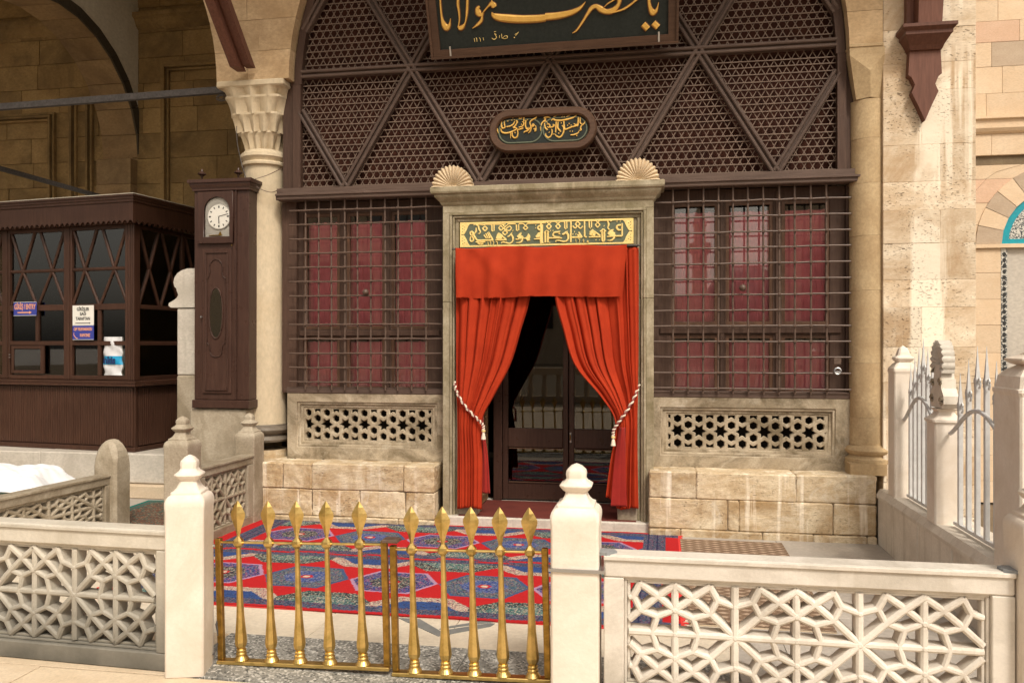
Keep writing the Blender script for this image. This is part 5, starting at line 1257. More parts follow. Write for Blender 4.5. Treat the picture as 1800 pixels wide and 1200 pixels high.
def runner(flip):
    def fn(X, Yg, L, Wd):
        sh = X.shape; out_ = np.zeros(sh+(3,)); out_[:] = RED
        t = Yg-Wd/2; hw = Wd/2
        if flip: t = -t
        wob = .010*(speck(sh, 3, 3, 5)-.5)+.006*(speck(sh, 4, 2, 6)-.5)
        s1, s2, s3 = speck(sh, 4, 2, 21), speck(sh, 2, 2, 22), speck(sh, 8, 4, 23)
        PT_ = .625; ax = np.abs(((X-.28)/PT_*2 % 2)-1)*PT_/2; ay_ = np.abs(t)
        w1 = np.sin(ax*78+2.0*np.sin(ay_*96)+1)*np.sin(ay_*120+2.0*np.sin(ax*70)); w3 = np.sin(ax*200+ay_*40)*np.sin(ay_*260-ax*60)
        mixr = np.clip(.5+.40*w1+.14*w3+.36*(np.where(s3 > .5, s1, s2)-.5), 0, .999); mixr = (mixr*1.6) % 1
        orn = pick(mixr, [NAVY, SLATE, BLK, (.05, .06, .13), (.10, .12, .20), (.26, .23, .24), BLK, (.05, .07, .14), (.30, .06, .10), SLATE, (.05, .12, .15), (.13, .14, .22)])
        # borders along the length
        bd = np.abs(t)+wob; band = (bd > hw-.135) & (bd < hw-.038)
        out_[band] = orn[band]
        xe = np.minimum(X, L-X); eb = (xe > .10) & (xe < .28) & (bd < hw-.038)
        out_[eb] = orn[eb]
        ln = (xe > .165) & (xe < .175) | (xe > .235) & (xe < .243); ln &= (bd < hw-.04); out_[ln] = NAVY
        field = (bd < hw-.135) & (xe > .28)
        PT = .625; k = np.floor((X-.28)/PT); ds = (X-.28)-(k+.5)*PT
        u, w2 = np.abs(ds)/.255, np.abs(t)/(hw*.42)
        h = np.maximum(w2*1.18, u*.84+w2*.52)+wob*2.2
        odd = (k % 2 == 0)
        m1 = field & (h < 1)
        palA = pick(mixr, [BLUE, NAVY, BLUE, BLK, (.06, .05, .30), PNK, NAVY, BLUE, (.4, .34, .3)]); palB = pick(mixr, [SLATE, (.05, .15, .20), NAVY, (.36, .30, .24), (.12, .20, .22), BLK, (.06, .10, .22), (.10, .18, .18), (.30, .12, .14)])
        out_[m1 & odd] = palA[m1 & odd]; out_[m1 & ~odd] = palB[m1 & ~odd]
        rim = field & (h > .93) & (h < 1.02); out_[rim & odd] = (.42, .26, .40); out_[rim & ~odd] = (.06, .10, .20)
        inn = field & (h < .55); palC = pick(mixr, [BLK, GRN, BLK, NAVY, CREAM, WINE]); palD = pick(mixr, [(.05, .09, .30), NAVY, (.10, .16, .34), (.32, .28, .30), (.05, .09, .30)])
        out_[inn & odd] = palC[inn & odd]; out_[inn & ~odd] = palD[inn & ~odd]
        cc = field & (h < .16); out_[cc] = RED; cc = field & (h < .09); out_[cc] = CREAM
        # half medallions on both borders, between the centres
        k2 = np.round((X-.28)/PT); ds2 = (X-.28)-k2*PT
        for sgn in (1, -1):
            tt = (hw-.12)-sgn*t
            u, w2 = np.abs(ds2)/.275, tt/(hw*.36)
            h = np.maximum(w2*1.0, u*.68+w2*.60)+wob*2.0; ev_ = ((k2+(0 if sgn > 0 else 1)) % 2 == 0)
            m2 = field & (h < 1) & (tt > 0)
            A = pick(mixr, [CREAM, CREAM, WINE, CREAM, PNK, CREAM, NAVY, (.4, .33, .26)]); B = pick(mixr, [BLK, WINE, BLK, GRN, CREAM, BLK, TEAL])
            out_[m2 & ev_] = A[m2 & ev_]; out_[m2 & ~ev_] = B[m2 & ~ev_]
            m3 = field & (h < .66) & (tt > 0); A = pick(mixr, [BLUE, BLUE, BLUE, NAVY, BLUE, SLATE]); B = pick(mixr, [GRN, TEAL, SLATE, CREAM, BLK, GRN])
            out_[m3 & ev_] = A[m3 & ev_]; out_[m3 & ~ev_] = B[m3 & ~ev_]
        return out_
    return fn
rug('front red runner with blue hexagon medallions lying behind the brass gate', 3.72, 1.29, (-3.555, -2.315, 0), R(-.2), runner(False), M['rug'])
rug('rear red runner with blue medallions lying along the benches', 3.72, 1.17, (-3.52, -1.085, .0), R(-1.0), runner(True), M['rug'])
def green_rug(X, Yg, L, Wd):
    sh = X.shape; s1, s2 = speck(sh, 3, 2, 31), speck(sh, 2, 1, 32)
    o_ = pick(np.where(speck(sh, 5, 3, 33) > .5, s1, s2), [(.10, .085, .06), (.22, .07, .04), (.03, .12, .10), (.30, .24, .16), (.16, .05, .03), (.08, .07, .06)])
    e = np.minimum(np.minimum(X, L-X), np.minimum(Yg, Wd-Yg)); a = e < .05; o_[a] = (.02, .16, .14); a = (e > .09) & (e < .115); o_[a] = (.02, .16, .14); a = (e > .05) & (e < .09); o_[a] = (.12, .10, .08)
    return o_
rug('worn green and rust patterned rug beyond the front left post', 1.25, 1.55, (-5.0, -.92, 0), R(3), green_rug, M['rug'], fr_m=M['leather'])
def strawmat(X, Yg, L, Wd):
    p = .072; a = (X/p/1.9+Yg/p/1.0) % 1; b = (X/p/1.9-Yg/p/1.0) % 1; f = np.minimum(np.minimum(a, 1-a), np.minimum(b, 1-b))
    o_ = np.zeros(X.shape+(3,)); o_[:] = (.50, .37, .27); o_[f < .20] = (.22, .145, .095); o_[(f >= .2) & (f < .28)] = (.36, .26, .18); return o_
rug('woven beige diamond patterned mat on the marble floor beside the red runners', .80, 2.05, (.215, -2.18, 0), R(-.5), strawmat, M['mat'], 'floor_mat', .008, 'mat', fr_m=M['travertine'], wav=.0008)
# ---------------------------------------------------------------- longcase clock on a rough block
MB().cbox(-4.27, -3.70, .045, .42, .0, 1.008, .015, .006).top('clock_block', M['old_marble'], 'rough grey marble block carrying the tall wooden clock', 'block')
ck = thing('longcase_clock', 'tall dark mahogany longcase clock with round white dial beside the cream column', 'clock', (-3.94, .15, 1.01))
x0, x1, xs_ = -4.215, -3.665, -3.795
MB().cbox(x0, xs_-.004, .045, .36, 1.09, 3.03, .004).build('case', M['wood_dark'], ck)
MB().cbox(xs_+.004, x1-.004, .052, .36, 1.09, 3.03, .004).build('side_panel', M['wood_dark'], ck)
MB().cbox(xs_-.004, xs_+.008, .035, .05, 1.09, 3.03, .003).build('edge_bead', M['wood_dark'], ck)
MB().cbox(x0-.012, x1+.008, .02, .38, 1.012, 1.088, .006).build('plinth_board', M['wood_dark'], ck)
MB().loft([[(x0-p, .04-p, z), (x1+p, .04-p, z), (x1+p, .36, z), (x0-p, .36, z)] for p, z in ((.0, 3.03), (.012, 3.035), (.012, 3.05), (.022, 3.065), (.03, 3.085), (.03, 3.10), (.045, 3.105), (.045, 3.135))]).build('cornice', M['wood_dark'], ck)
for x in (-4.17, -3.80): MB().lathe([(.008, 0), (.018, .008), (.008, .018), (.008, .035), (.016, .055), (.040, .068), (.034, .080), (.014, .094), (.010, .110), (.001, .125)], x, .10, 16, 3.135).build('finial', M['wood_dark'], ck, smooth=True)
dcx, dcz = -3.957, 2.79
def archpoly(xa, xb, za, zs, n=16):
    r = (xb-xa)/2; c = (xa+xb)/2
    return [(xa, za), (xb, za)]+[(c+r*math.cos(math.pi*k/n), zs+r*math.sin(math.pi*k/n)) for k in range(n+1)]
dd = plate('dial_door', [(-4.165, 2.545), (-3.815, 2.545), (-3.815, 3.02), (-4.165, 3.02)], [archpoly(-4.105, -3.845, 2.60, 2.845)], .016, .044, M['wood_dark'], ck, .003)
MB().prism(archpoly(-4.10, -3.85, 2.605, 2.845), .040, .044).build('dial_back', M['dialback'], ck)
MB().tube([(dcx+.116*math.cos(2*math.pi*k/40), .034, dcz+.116*math.sin(2*math.pi*k/40)) for k in range(41)], .006, 8).build('dial_rim', M['dialback'], ck, smooth=True)
d = MB().prism([(dcx+.112*math.cos(2*math.pi*k/40), dcz+.112*math.sin(2*math.pi*k/40)) for k in range(40)], .028, .038).build('dial', M['dial'], ck)
for k in range(12):
    a = math.pi/2-math.pi*k/6; r0, r1 = .080, .100
    MB().bar((dcx+r0*math.cos(a), .0278, dcz+r0*math.sin(a)), (dcx+r1*math.cos(a), .0278, dcz+r1*math.sin(a)), .009 if k % 3 else .013, .0015).build('numeral', M['black_print'], d)
for a, l, w_ in ((R(14), .095, .005), (R(-88), .066, .008)):
    MB().bar((dcx, .0258, dcz), (dcx+l*math.cos(a), .0258, dcz+l*math.sin(a)), w_, .0015).build('hand', M['black_print'], d)
MB().prism(archpoly(-4.104, -3.846, 2.601, 2.845), .020, .0205).build('dial_glass', M['glass_clock'], ck)
MB().cbox(-4.06, -3.93, .030, .038, 2.613, 2.622, .002).build('maker_plate', M['brass_old'], ck); MB().prism([(-3.965, 2.62), (-3.93, 2.62), (-3.947, 2.655)], .030, .036).build('maker_plate', M['brass_old'], ck)
# long door with shaped bead and oval glass
ld = MB().cbox(-4.125, -3.835, .030, .0445, 1.15, 2.49, .004).build('trunk_door', M['wood_dark'], ck)
for (a, b_, c, d_) in ((-4.095, -3.865, 2.45, 2.465), (-4.095, -3.865, 1.175, 1.19), (-4.095, -4.08, 1.1905, 2.4495), (-3.88, -3.865, 1.1905, 2.4495)): MB().cbox(a, b_, .018, .031, c, d_, .004).build('door_bead', M['wood_dark'], ck)
c_ = -3.985
half = [(0, 2.395), (.030, 2.388), (.056, 2.360), (.066, 2.325), (.062, 2.27), (.072, 2.235), (.092, 2.215), (.092, 2.17), (.092, 1.9), (.092, 1.665), (.092, 1.62), (.072, 1.605), (.062, 1.57), (.058, 1.53), (.040, 1.50), (0, 1.488)]
P = [(c_+x, .026, z) for x, z in half]+[(c_-x, .026, z) for x, z in half[::-1]]
MB().tube(P, .006, 8).build('shaped_bead', M['wood_dark'], ck, smooth=True)
el = [(c_+.068*math.cos(2*math.pi*k/32), 1.895+.235*math.copysign(abs(math.sin(2*math.pi*k/32))**.85, math.sin(2*math.pi*k/32))) for k in range(32)]
MB().prism(el, .026, .0295).build('oval_backing', M['black_print'], ck); MB().prism([(c_+(x-c_)*.98, 1.895+(z-1.895)*.98) for x, z in el], .0238, .0255).build('oval_glass', M['glass_kiosk'], ck)
MB().tube([(x, .025, z) for x, z in el+el[:1]], .007, 8).build('oval_bead', M['wood_dark'], ck, smooth=True)
MB().tube([(-3.822, .03, 2.52), (-3.822, .012, 2.52)], .005, 8).build('key_knob', M['brass_old'], ck); MB().tube([(-4.13, .03, 1.86), (-4.13, .010, 1.86)], .008, 8).build('key_knob', M['steel'], ck)

# stone post with scrolled cap behind the clock
sp = thing('scroll_capped_post', 'pale stone post with rounded scroll cap behind the clock', 'stone post', (-4.55, .42, .5))
MB().cbox(-4.585, -4.30, .34, .55, .46, 1.30, .012).build('shaft_block', M['old_marble'], sp); MB().cbox(-4.583, -4.30, .342, .55, 1.303, 1.96, .012).build('shaft_block', M['marble_grey'], sp)
pf = [(-4.30, 1.965), (-4.64, 1.965), (-4.665, 1.985), (-4.66, 2.01), (-4.62, 2.03), (-4.575, 2.06), (-4.56, 2.09), (-4.575, 2.125), (-4.58, 2.15), (-4.60, 2.17), (-4.612, 2.21), (-4.60, 2.26), (-4.57, 2.30), (-4.52, 2.33), (-4.46, 2.345), (-4.30, 2.345)]
MB().prism(pf[::-1], .33, .56).build('scroll_cap', M['marble_grey'], sp, smooth=True)
MB().cbox(-4.58, -4.30, .30, .60, .455, .60, .02).build('foot', M['old_marble'], sp)

# ---------------------------------------------------------------- kiosk
KR = -math.atan2(.129, .992)
kk = thing('wooden_kiosk', 'dark wooden ticket kiosk with latticed windows and scalloped fascia on the marble plinth', 'kiosk', (-5.435, .90, .455), KR, world=False)
WD = M['wood_kiosk']; bay = .885; LW, DP = bay*3+.12, 2.3
def kb(x0, x1, y0, y1, z0, z1, name, m=WD, c=.004, **k): return MB().cbox(x0, x1, y0, y1, z0, z1, c).build(name, m, kk, **k)
# base
kb(-LW, 0, .02, .06, .03, .70, 'base_panel'); kb(-.06, -.02, .061, DP, .03, .70, 'base_panel')
b = MB(); n = int(LW/.032)
for i in range(n): b.cbox(-LW+i*.032+.003, -LW+(i+1)*.032-.001, .008, .0195, .06, .69, .003)
for i in range(int((DP-.1)/.032)): b.cbox(-.0195, -.008, .08+i*.032+.003, .08+(i+1)*.032-.001, .06, .69, .003)
b.build('matchboarding', WD, kk, kind='stuff')
kb(-LW-.02, .02, -.015, .05, 0, .05, 'skirting'); kb(-.03, .02, .051, DP, 0, .05, 'skirting')
kb(-LW-.04, .045, -.04, .08, .70, .725, 'sill'); kb(-LW-.03, .03, -.02, .07, .7255, .76, 'sill_moulding'); kb(-.04, .045, .081, DP, .70, .725, 'sill'); kb(-.04, .03, .0705, DP, .7255, .76, 'sill_moulding')
ZB, ZT = .765, 2.44; ZM, ZL, ZC = 1.97, 1.56, 1.165
# posts
for i in range(4):
    x = -i*bay; 
    if i == 0:
        for a, b_ in ((-.125, -.095), (-.092, -.070), (-.067, -.050), (-.046, -.022), (-.018, .0)): kb(a, b_, .0+.006*(a < -.09), .09, ZB, ZT, 'corner_post')
    else: kb(x-.055, x+.002, .012, .08, ZB, ZT, 'post'); kb(x-.085, x-.0555, .02, .07, ZB, ZT, 'post'); kb(x+.0025, x+.03, .02, .07, ZB, ZT, 'post')
def xbar(p, q, w_=.036, y=.030, side=False, nm='lattice_bar'):
    (a, b_), (c, d) = p, q
    if side: MB().bar((-y, a, b_), (-y, c, d), w_, .03, up=(1, 0, 0), ridge=.006).build(nm, WD, kk)
    else: MB().bar((a, y+.03, b_), (c, y+.03, d), w_, .03, ridge=.006).build(nm, WD, kk)
for i in range(3):
    xr = -i*bay-(.125 if i == 0 else .085); xl = -(i+1)*bay+.03; w_ = xr-xl
    f = lambda t: xl+w_*t
    kb(xl, xr, .02, .07, ZL-.035, ZL+.03, 'rail'); kb(xl, xr, .021, .069, ZC-.025, ZC+.022, 'rail'); kb(xl, xr, .02, .07, ZB, ZB+.045, 'rail'); kb(xl, xr, .02, .07, ZT-.04, ZT, 'rail')
    xbar((f(0), ZM), (f(1), ZM), .034, .028)
    jj = 0
    for nx_ in (.22, .76):
        for dx_, zz_2 in ((-.22, ZT-.03), (.22, ZT-.03), (-.23, ZL+.02), (.26 if nx_ < .5 else .24, ZL+.02)):
            if nx_ == .76 and dx_ == -.23: dx_ = -.26
            jj += 1; xbar((f(nx_), ZM), (f(nx_+dx_), zz_2), .030, .030+.0006*jj)
    xm = f(.5); kb(xm-.02, xm+.02, .024, .066, ZC+.023, ZL-.036, 'mullion'); 
    if i != 1: kb(xm-.02, xm+.02, .024, .066, ZB+.046, ZC-.026, 'mullion')
    kb(xl, xr, .050, .053, ZB+.02, ZT-.02, 'pane', M['glass_kiosk'], .0005)
# sliding hatch in the second bay
xl = -2*bay+.07; 
for a in ((xl, xl+.035, ZB+.06, ZC-.03), (xl+.42, xl+.465, ZB+.06, ZC-.03), (xl+.0355, xl+.4195, ZB+.06, ZB+.095), (xl+.0355, xl+.4195, ZC-.065, ZC-.03)): kb(a[0], a[1], .002, .03, a[2], a[3], 'hatch_frame')
kb(xl+.036, xl+.419, .012, .014, ZB+.096, ZC-.066, 'hatch_pane', M['glass_kiosk'], .0005)
for q in (.18, .21): MB().tube([(xl-.012, .0, ZB+.06+q), (xl-.012, -.012, ZB+.06+q)], .006, 8).build('latch_stud', M['steel'], kk)
# side face
for i in range(3):
    y0, y1 = .10+i*.72, .10+(i+1)*.72
    kb(-.07, -.02, y1-.05, y1, ZB, ZT, 'post')
    for z in (ZL, ZC, ZB+.02, ZT-.02): kb(-.065, -.021, y0, y1-.051, z-.025, z+.02, 'rail')
    f = lambda t: y0+(y1-y0-.05)*t; jj = 0
    for nx_ in (.25, .75):
        for dx_, zz_2 in ((-.22, ZT-.03), (.22, ZT-.03), (-.23, ZL+.02), (.23, ZL+.02)):
            jj += 1; xbar((f(nx_), ZM), (f(nx_+dx_), zz_2), .028, .05+.0006*jj, side=True)
    kb(-.048, -.045, y0, y1-.05, ZB+.02, ZT-.02, 'pane', M['glass_kiosk'], .0005)
# back and inner walls
kb(-LW, -.03, DP-.05, DP, 0, ZB, 'back_wall')
for i in range(4): kb(-i*bay-.09, -i*bay-.03, DP-.05, DP, ZB+.001, ZT, 'post')
for i in range(3):
    xr, xl = -i*bay-.0905, -(i+1)*bay-.0295
    for z in (ZB+.03, ZC, ZL, ZM, ZT-.03): kb(xl, xr, DP-.045, DP-.005, z-.025, z+.02, 'rail')
    for k_, (p_, q_) in enumerate((((xl, ZL), (xl+.4, ZT)), ((xl+.4, ZL), (xl, ZT)), ((xl+.4, ZL), (xr, ZT)), ((xr, ZL), (xl+.4, ZT)))): xbar(p_, q_, .03, DP-.06+.0007*k_)
0; kb(-LW, -LW+.04, .08, DP-.05, 0, ZT, 'side_wall'); kb(-LW+.04, -.07, .1, DP-.05, .06, .09, 'floor_board')
kb(-LW+.1, -.2, .45, .95, .66, .69, 'counter')
# fascia with scalloped lower edge
def scallop(x0, x1, z0, z1, n):
    P = [(x1, z1), (x0, z1)]
    for i in range(n):
        a, b_ = x0+(x1-x0)*i/n, x0+(x1-x0)*(i+1)/n
        for k in range(7): t = k/6; P.append((a+(b_-a)*t, z0+.022*math.sin(math.pi*t)-.012*(1-math.sin(math.pi*t))))
    return P
q = scallop(-LW-.08, .078, ZT+.0, ZT+.205, 42)
MB().prism(q, -.10, -.075).build('fascia_board', WD, kk)
MB().prism([(y, z) for y, z in scallop(-.075, DP+.05, ZT+.0, ZT+.205, 32)], .055, .08, 'x').build('fascia_board', WD, kk)
MB().loft([[(-LW-.1-p, -.10-p, z), (.08+p, -.10-p, z), (.08+p, DP+.05, z), (-LW-.1-p, DP+.05, z)] for p, z in ((.0, ZT+.206), (.012, ZT+.215), (.012, ZT+.235), (.022, ZT+.245), (.022, ZT+.262), (.034, ZT+.270), (.034, ZT+.29))]).build('roof_cornice', WD, kk)
MB().box(-LW-.13, .112, -.132, DP+.05, ZT+.2905, ZT+.298).build('roof_sheet', M['plaster'], kk)
kb(-LW, 0, -.05, .1, ZT+.001, ZT+.03, 'soffit_board')

# signs on the kiosk (flush boards hung on its rails)
def kpt(u, v, y=-.004):
    n_ = Vector((.129, .9916, 0)); p0_ = Vector((-5.435, .90, 0))+n_*y
    p = onplane(u, v, p0_, n_); q = Matrix.Rotation(-KR, 3, 'Z') @ (p-Vector((-5.435, .90, .455))); return q
def ksign(name, label, u0, v0, u1, v1, m, body, y=-.006):
    a, b_ = kpt(u0, v0, y), kpt(u1, v1, y); c = Vector(((a.x+b_.x)/2, y, (a.z+b_.z)/2))
    w_, h_ = abs(b_.x-a.x), abs(a.z-b_.z)
    wl_ = Matrix.Rotation(KR, 3, 'Z') @ c+Vector((-5.435, .90, .455))
    t = thing(name, label, 'sign', wl_, KR, world=False)
    MB().cbox(-w_/2, w_/2, .0, .006, -h_/2, h_/2, .001).build('board', m, t)
    body(t, w_, h_); return t
def arrow(T, x0, x1, z, s, m):
    MB().prism([(x0, z-s*.3), (x1-s*1.6, z-s*.3), (x1-s*1.6, z-s*.8), (x1, z), (x1-s*1.6, z+s*.8), (x1-s*1.6, z+s*.3), (x0, z+s*.3)], -.0025, -.0003).build('arrow', m, T)
def s1(T, w_, h_):
    text('lettering', 'GİRİŞ / ENTRY', h_*.52, M['orange'], T, (0, -.0015, h_*.13), sx=.56, bold=.002); arrow(T, -w_*.32, w_*.3, -h_*.27, h_*.14, M['orange'])
    for a in ((-w_/2, w_/2, h_/2-.004, h_/2), (-w_/2, w_/2, -h_/2, -h_/2+.004)): MB().box(a[0], a[1], -.001, -.0002, a[2], a[3]).build('edge_line', M['white_paint'], T)
ksign('entry_sign', 'blue sign reading GİRİŞ / ENTRY with an arrow on the kiosk window', 24, 531, 64, 554.5, M['blue_sign'], s1)
def s2(T, w_, h_):
    text('lettering', 'GİRİŞLER', h_*.22, M['black_print'], T, (0, -.0015, h_*.30), sx=.80, bold=.0012); text('lettering', 'SAĞ', h_*.21, M['black_print'], T, (-.0, -.0015, h_*.06), sx=1.0, bold=.0012)
    text('lettering', 'TARAFTAN', h_*.22, M['black_print'], T, (0, -.0015, -h_*.18), sx=.82, bold=.0012); arrow(T, -w_*.36, w_*.36, -h_*.40, h_*.055, M['black_print'])
ksign('direction_notice', 'white notice reading GİRİŞLER SAĞ TARAFTAN with a black arrow', 127.5, 537, 164.5, 571, M['white_paint'], s2)
def s3(T, w_, h_):
    text('lettering', 'CEP TELEFONUNUZU', h_*.27, M['orange'], T, (0, -.0015, h_*.22), sx=.60, bold=.0012); text('lettering', 'KAPATINIZ', h_*.30, M['orange'], T, (w_*.10, -.0015, -h_*.2), sx=.58, bold=.0012)
    MB().tube([(-w_*.42, -.002, -h_*.02), (-w_*.44, -.002, -h_*.15), (-w_*.34, -.002, -h_*.36), (-w_*.25, -.002, -h_*.42)], [.006, .0035, .0035, .006], 6).build('phone_symbol', M['orange'], T)
    for a in ((-w_/2, w_/2, -h_/2, -h_/2+.004), (-w_/2, w_/2, h_/2-.004, h_/2)): MB().box(a[0], a[1], -.001, -.0002, a[2], a[3]).build('edge_line', M['white_paint'], T)
ksign('phone_notice', 'blue notice reading CEP TELEFONUNUZU KAPATINIZ under the white notice', 127.5, 571.6, 164.5, 597, M['blue_sign'], s3)
# white bag behind the pane
a, b_ = kpt(187, 592, .10), kpt(214.5, 659, .10); w_, h_ = abs(b_.x-a.x)+.06, abs(a.z-b_.z)
c = Vector(((a.x+b_.x)/2+.03, .11, b_.z)); wl_ = Matrix.Rotation(KR, 3, 'Z') @ c+Vector((-5.435, .90, .455))
bg_ = thing('plastic_bag', 'white plastic bag with a blue band standing in the kiosk window', 'bag', wl_, KR, world=False)
rows = []; front = lambda x, z: -.04*math.sqrt(max(0, 1-(2*x/w_)**2))-.006*math.sin(z*40+x*25)-.004*math.sin(x*60)
for side in (1, -1):
    rows = []
    for i in range(19):
        z = h_*i/18; e = 1-.06*math.sin(i*1.1)
        rows.append([((k/14-.5)*w_*e, side*front((k/14-.5)*w_, z)-.045 if side > 0 else -front((k/14-.5)*w_, z)-.045, z) for k in range(15)])
    if side > 0: MB().grid(rows).build('bag_front', M['bag'], bg_, smooth='all', fix=False); fr_rows = rows
    else: MB().grid(rows).build('bag_back', M['bag'], bg_, smooth='all', fix=False)
sub = [[(x, y-.003, z) for x, y, z in r_] for r_ in fr_rows[5:10]]; MB().grid(sub).build('blue_band', M['cyan'], bg_, smooth='all', fix=False)
text('lettering', 'nkis', .105, M['navy_print'], bg_, (-.01, -.098, h_*.385), sx=.95, bold=.004)

for i_, (xa, za, w2_, h2_) in enumerate(((-.52, 1.62, .15, .24), (-.30, 1.66, .17, .22), (-1.42, 1.60, .16, .26), (-1.16, 1.66, .13, .20))):
    MB().grid([[(xa+w2_*q_/4, 2.17+.006*math.sin(q_+r_), za+h2_*r_/4) for q_ in range(5)] for r_ in range(5)]).build('added_pale_sheet', M['pale_patch'], kk, fix=False)  # invented sheets, added as pale patches in the black kiosk panes
# keeper sitting inside, only a dark head and shoulders show through the glass
def skin(name, V, E, Rr, m, parent, sub_=2):
    me = bpy.data.meshes.new(name); me.from_pydata(V, E, []); o = bpy.data.objects.new(name, me); COL.objects.link(o); o.parent = parent
    me.materials.append(m); s = o.modifiers.new('skin', 'SKIN'); s.use_smooth_shade = True
    for i, r_ in enumerate(Rr): me.skin_vertices[0].data[i].radius = (r_, r_) if not isinstance(r_, tuple) else r_
    me.skin_vertices[0].data[0].use_root = True
    u_ = o.modifiers.new('sub', 'SUBSURF'); u_.levels = sub_; u_.render_levels = sub_; return o
pw = Matrix.Rotation(KR, 3, 'Z') @ Vector((-.42, .62, .09))+Vector((-5.435, .90, .455))
pe = thing('person', 'person in dark clothing and cap seated inside the kiosk behind the glass', 'person', pw, KR+R(20), world=False)
MB().cbox(-.22, .22, -.02, .36, .40, .44, .01).build('stool_seat', M['wood_kiosk'], pe)
V = [(0, .15, .55), (0, .13, .80), (0, .11, 1.02), (0, .10, 1.12), (.17, .11, 1.06), (.24, -.02, .86), (.16, -.22, .80), (-.17, .11, 1.06), (-.24, -.02, .86), (-.14, -.20, .80), (.10, .12, .52), (.11, -.28, .53), (.11, -.30, .06), (.11, -.40, .03), (-.10, .12, .52), (-.11, -.28, .53), (-.11, -.30, .06), (-.11, -.40, .03)]
Ed = [(0, 1), (1, 2), (2, 3), (2, 4), (4, 5), (5, 6), (2, 7), (7, 8), (8, 9), (0, 10), (10, 11), (11, 12), (12, 13), (0, 14), (14, 15), (15, 16), (16, 17)]
skin('body', V, Ed, [(.17, .13), (.16, .12), (.15, .10), .055, .065, .05, .035, .065, .05, .035, .10, .075, .05, .04, .10, .075, .05, .04], M['coat'], pe)
hd = MB(); hd.sphere((0, .06, 1.25), .105, 16, 1.22); h_ = hd.build('head', M['skin'], pe, smooth='all')
MB().tube([(0, -.035, 1.275), (0, -.068, 1.235), (0, -.050, 1.225)], [.010, .016, .014], 6).build('nose', M['skin'], h_, smooth=True)
MB().bar((-.025, -.040, 1.195), (.025, -.040, 1.195), .010, .006).build('mouth', M['rope2'], h_)
for s in (-1, 1):
    MB().sphere((s*.036, -.030, 1.262), .011, 8).build('eye', M['hair'], h_, smooth='all'); MB().sphere((s*.104, .065, 1.245), .024, 8, 1.4).build('ear', M['skin'], h_, smooth='all')
    hx = s*.15 if s > 0 else -.13
    MB().cbox(hx-.035, hx+.035, -.31, -.22, .785, .815, .010).build('hand', M['skin'], pe)
    for k in range(4): MB().tube([(hx-.027+k*.018, -.30, .80), (hx-.027+k*.018, -.34-.006*(k in (1, 2)), .798), (hx-.027+k*.018, -.365-.008*(k in (1, 2)), .785)], [.010, .009, .007], 6).build('finger', M['skin'], pe, smooth=True)
MB().lathe([(.108, 1.29), (.118, 1.30), (.128, 1.36), (.10, 1.385), (0.001, 1.39)], 0, .065, 20).build('cap', M['coat'], pe, smooth=True)
MB().prism([(-.07, -.03), (.07, -.03), (.05, -.10), (-.05, -.10)], 1.292, 1.302, 'z').build('cap_peak', M['hair'], pe)

# ---------------------------------------------------------------- low wall and iron fence at the right
lw = thing('low_wall', 'low grey marble wall running forward from the pier under the iron fence', 'wall', (1.93, -1.5, 0))
ys = [.02, -.34, -.98, -1.62, -2.3, -3.12]
for a, b_ in zip(ys[:-1], ys[1:]):
    MB().cbox(1.795+random.uniform(-.002, .003), 2.06, b_+.003, a-.003, -.02, .372, .006).build('wall_slab', M['wall_marble'], lw)
    MB().loft([[(1.775-.0, y, z) for y, z in ()] or [(x, a-.002, z) for x, z in ((1.785, .373), (1.785, .395), (1.815, .44), (2.08, .44), (2.08, .373))], [(x, b_+.002, z) for x, z in ((1.785, .373), (1.785, .395), (1.815, .44), (2.08, .44), (2.08, .373))]]).build('coping_stone', M['wall_marble'], lw)
MB().cbox(1.80, 2.06, -3.36, -3.121, -.02, .30, .006).build('wall_slab', M['marble_grey'], lw)
post_f = [(.085, .44, .1), (.085, 1.38, .1), (.09, 1.40, .1), (.088, 1.42, .12), (.062, 1.455, .2), (.045, 1.47, .25), (.055, 1.475, .25), (.068, 1.495, .25), (.066, 1.505, .25), (.045, 1.52, .3), (.040, 1.545, .3), (.028, 1.575, .35), (.002, 1.595, .4)]
def fpost(x, y, prof, label, m='marble_post'):
    o = MB().sqlathe([(p[0], p[1]-.44, p[2]) for p in prof]).build('fence_post', M[m]); o.location = (x, y, .44); md = o.modifiers.new('soft', 'BEVEL'); md.width = .003; md.segments = 2; md.limit_method = 'ANGLE'; return tag(o, label, 'stone post')
fpost(1.905, -.27, post_f, 'far pale stone fence post standing against the pitted pier')
bp = [(.16, .30, .06), (.16, 1.34, .06), (.168, 1.36, .06), (.168, 1.375, .08), (.158, 1.38, .08), (.150, 1.44, .1), (.125, 1.47, .14), (.085, 1.495, .2), (.11, 1.505, .2), (.13, 1.52, .2), (.13, 1.53, .2), (.09, 1.545, .25), (.060, 1.56, .3), (.060, 1.60, .3), (.040, 1.64, .35), (.002, 1.665, .4)]
fpost(1.965, -2.36, bp, 'large pale marble post with stepped finial nearest at the right edge')
mp = thing('shell_topped_post', 'pale marble fence post topped by a carved fan shell and scroll', 'stone post', (1.89, -1.20, .44))
MB().sqlathe([(.082, .44), (.082, 1.09), (.095, 1.10), (.095, 1.115), (.08, 1.125), (.055, 1.15), (.05, 1.165), (.065, 1.185)], 1.89, -1.20, 0, ch=.12).build('shaft', M['marble_post'], mp)
MB().prism([(-1.30, 1.19), (-1.10, 1.19), (-1.075, 1.24), (-1.09, 1.29), (-1.12, 1.33), (-1.115, 1.38), (-1.28, 1.38), (-1.285, 1.32), (-1.33, 1.27), (-1.33, 1.22)], 1.845, 1.935, 'x').build('scroll_block', M['wall_marble'], mp)
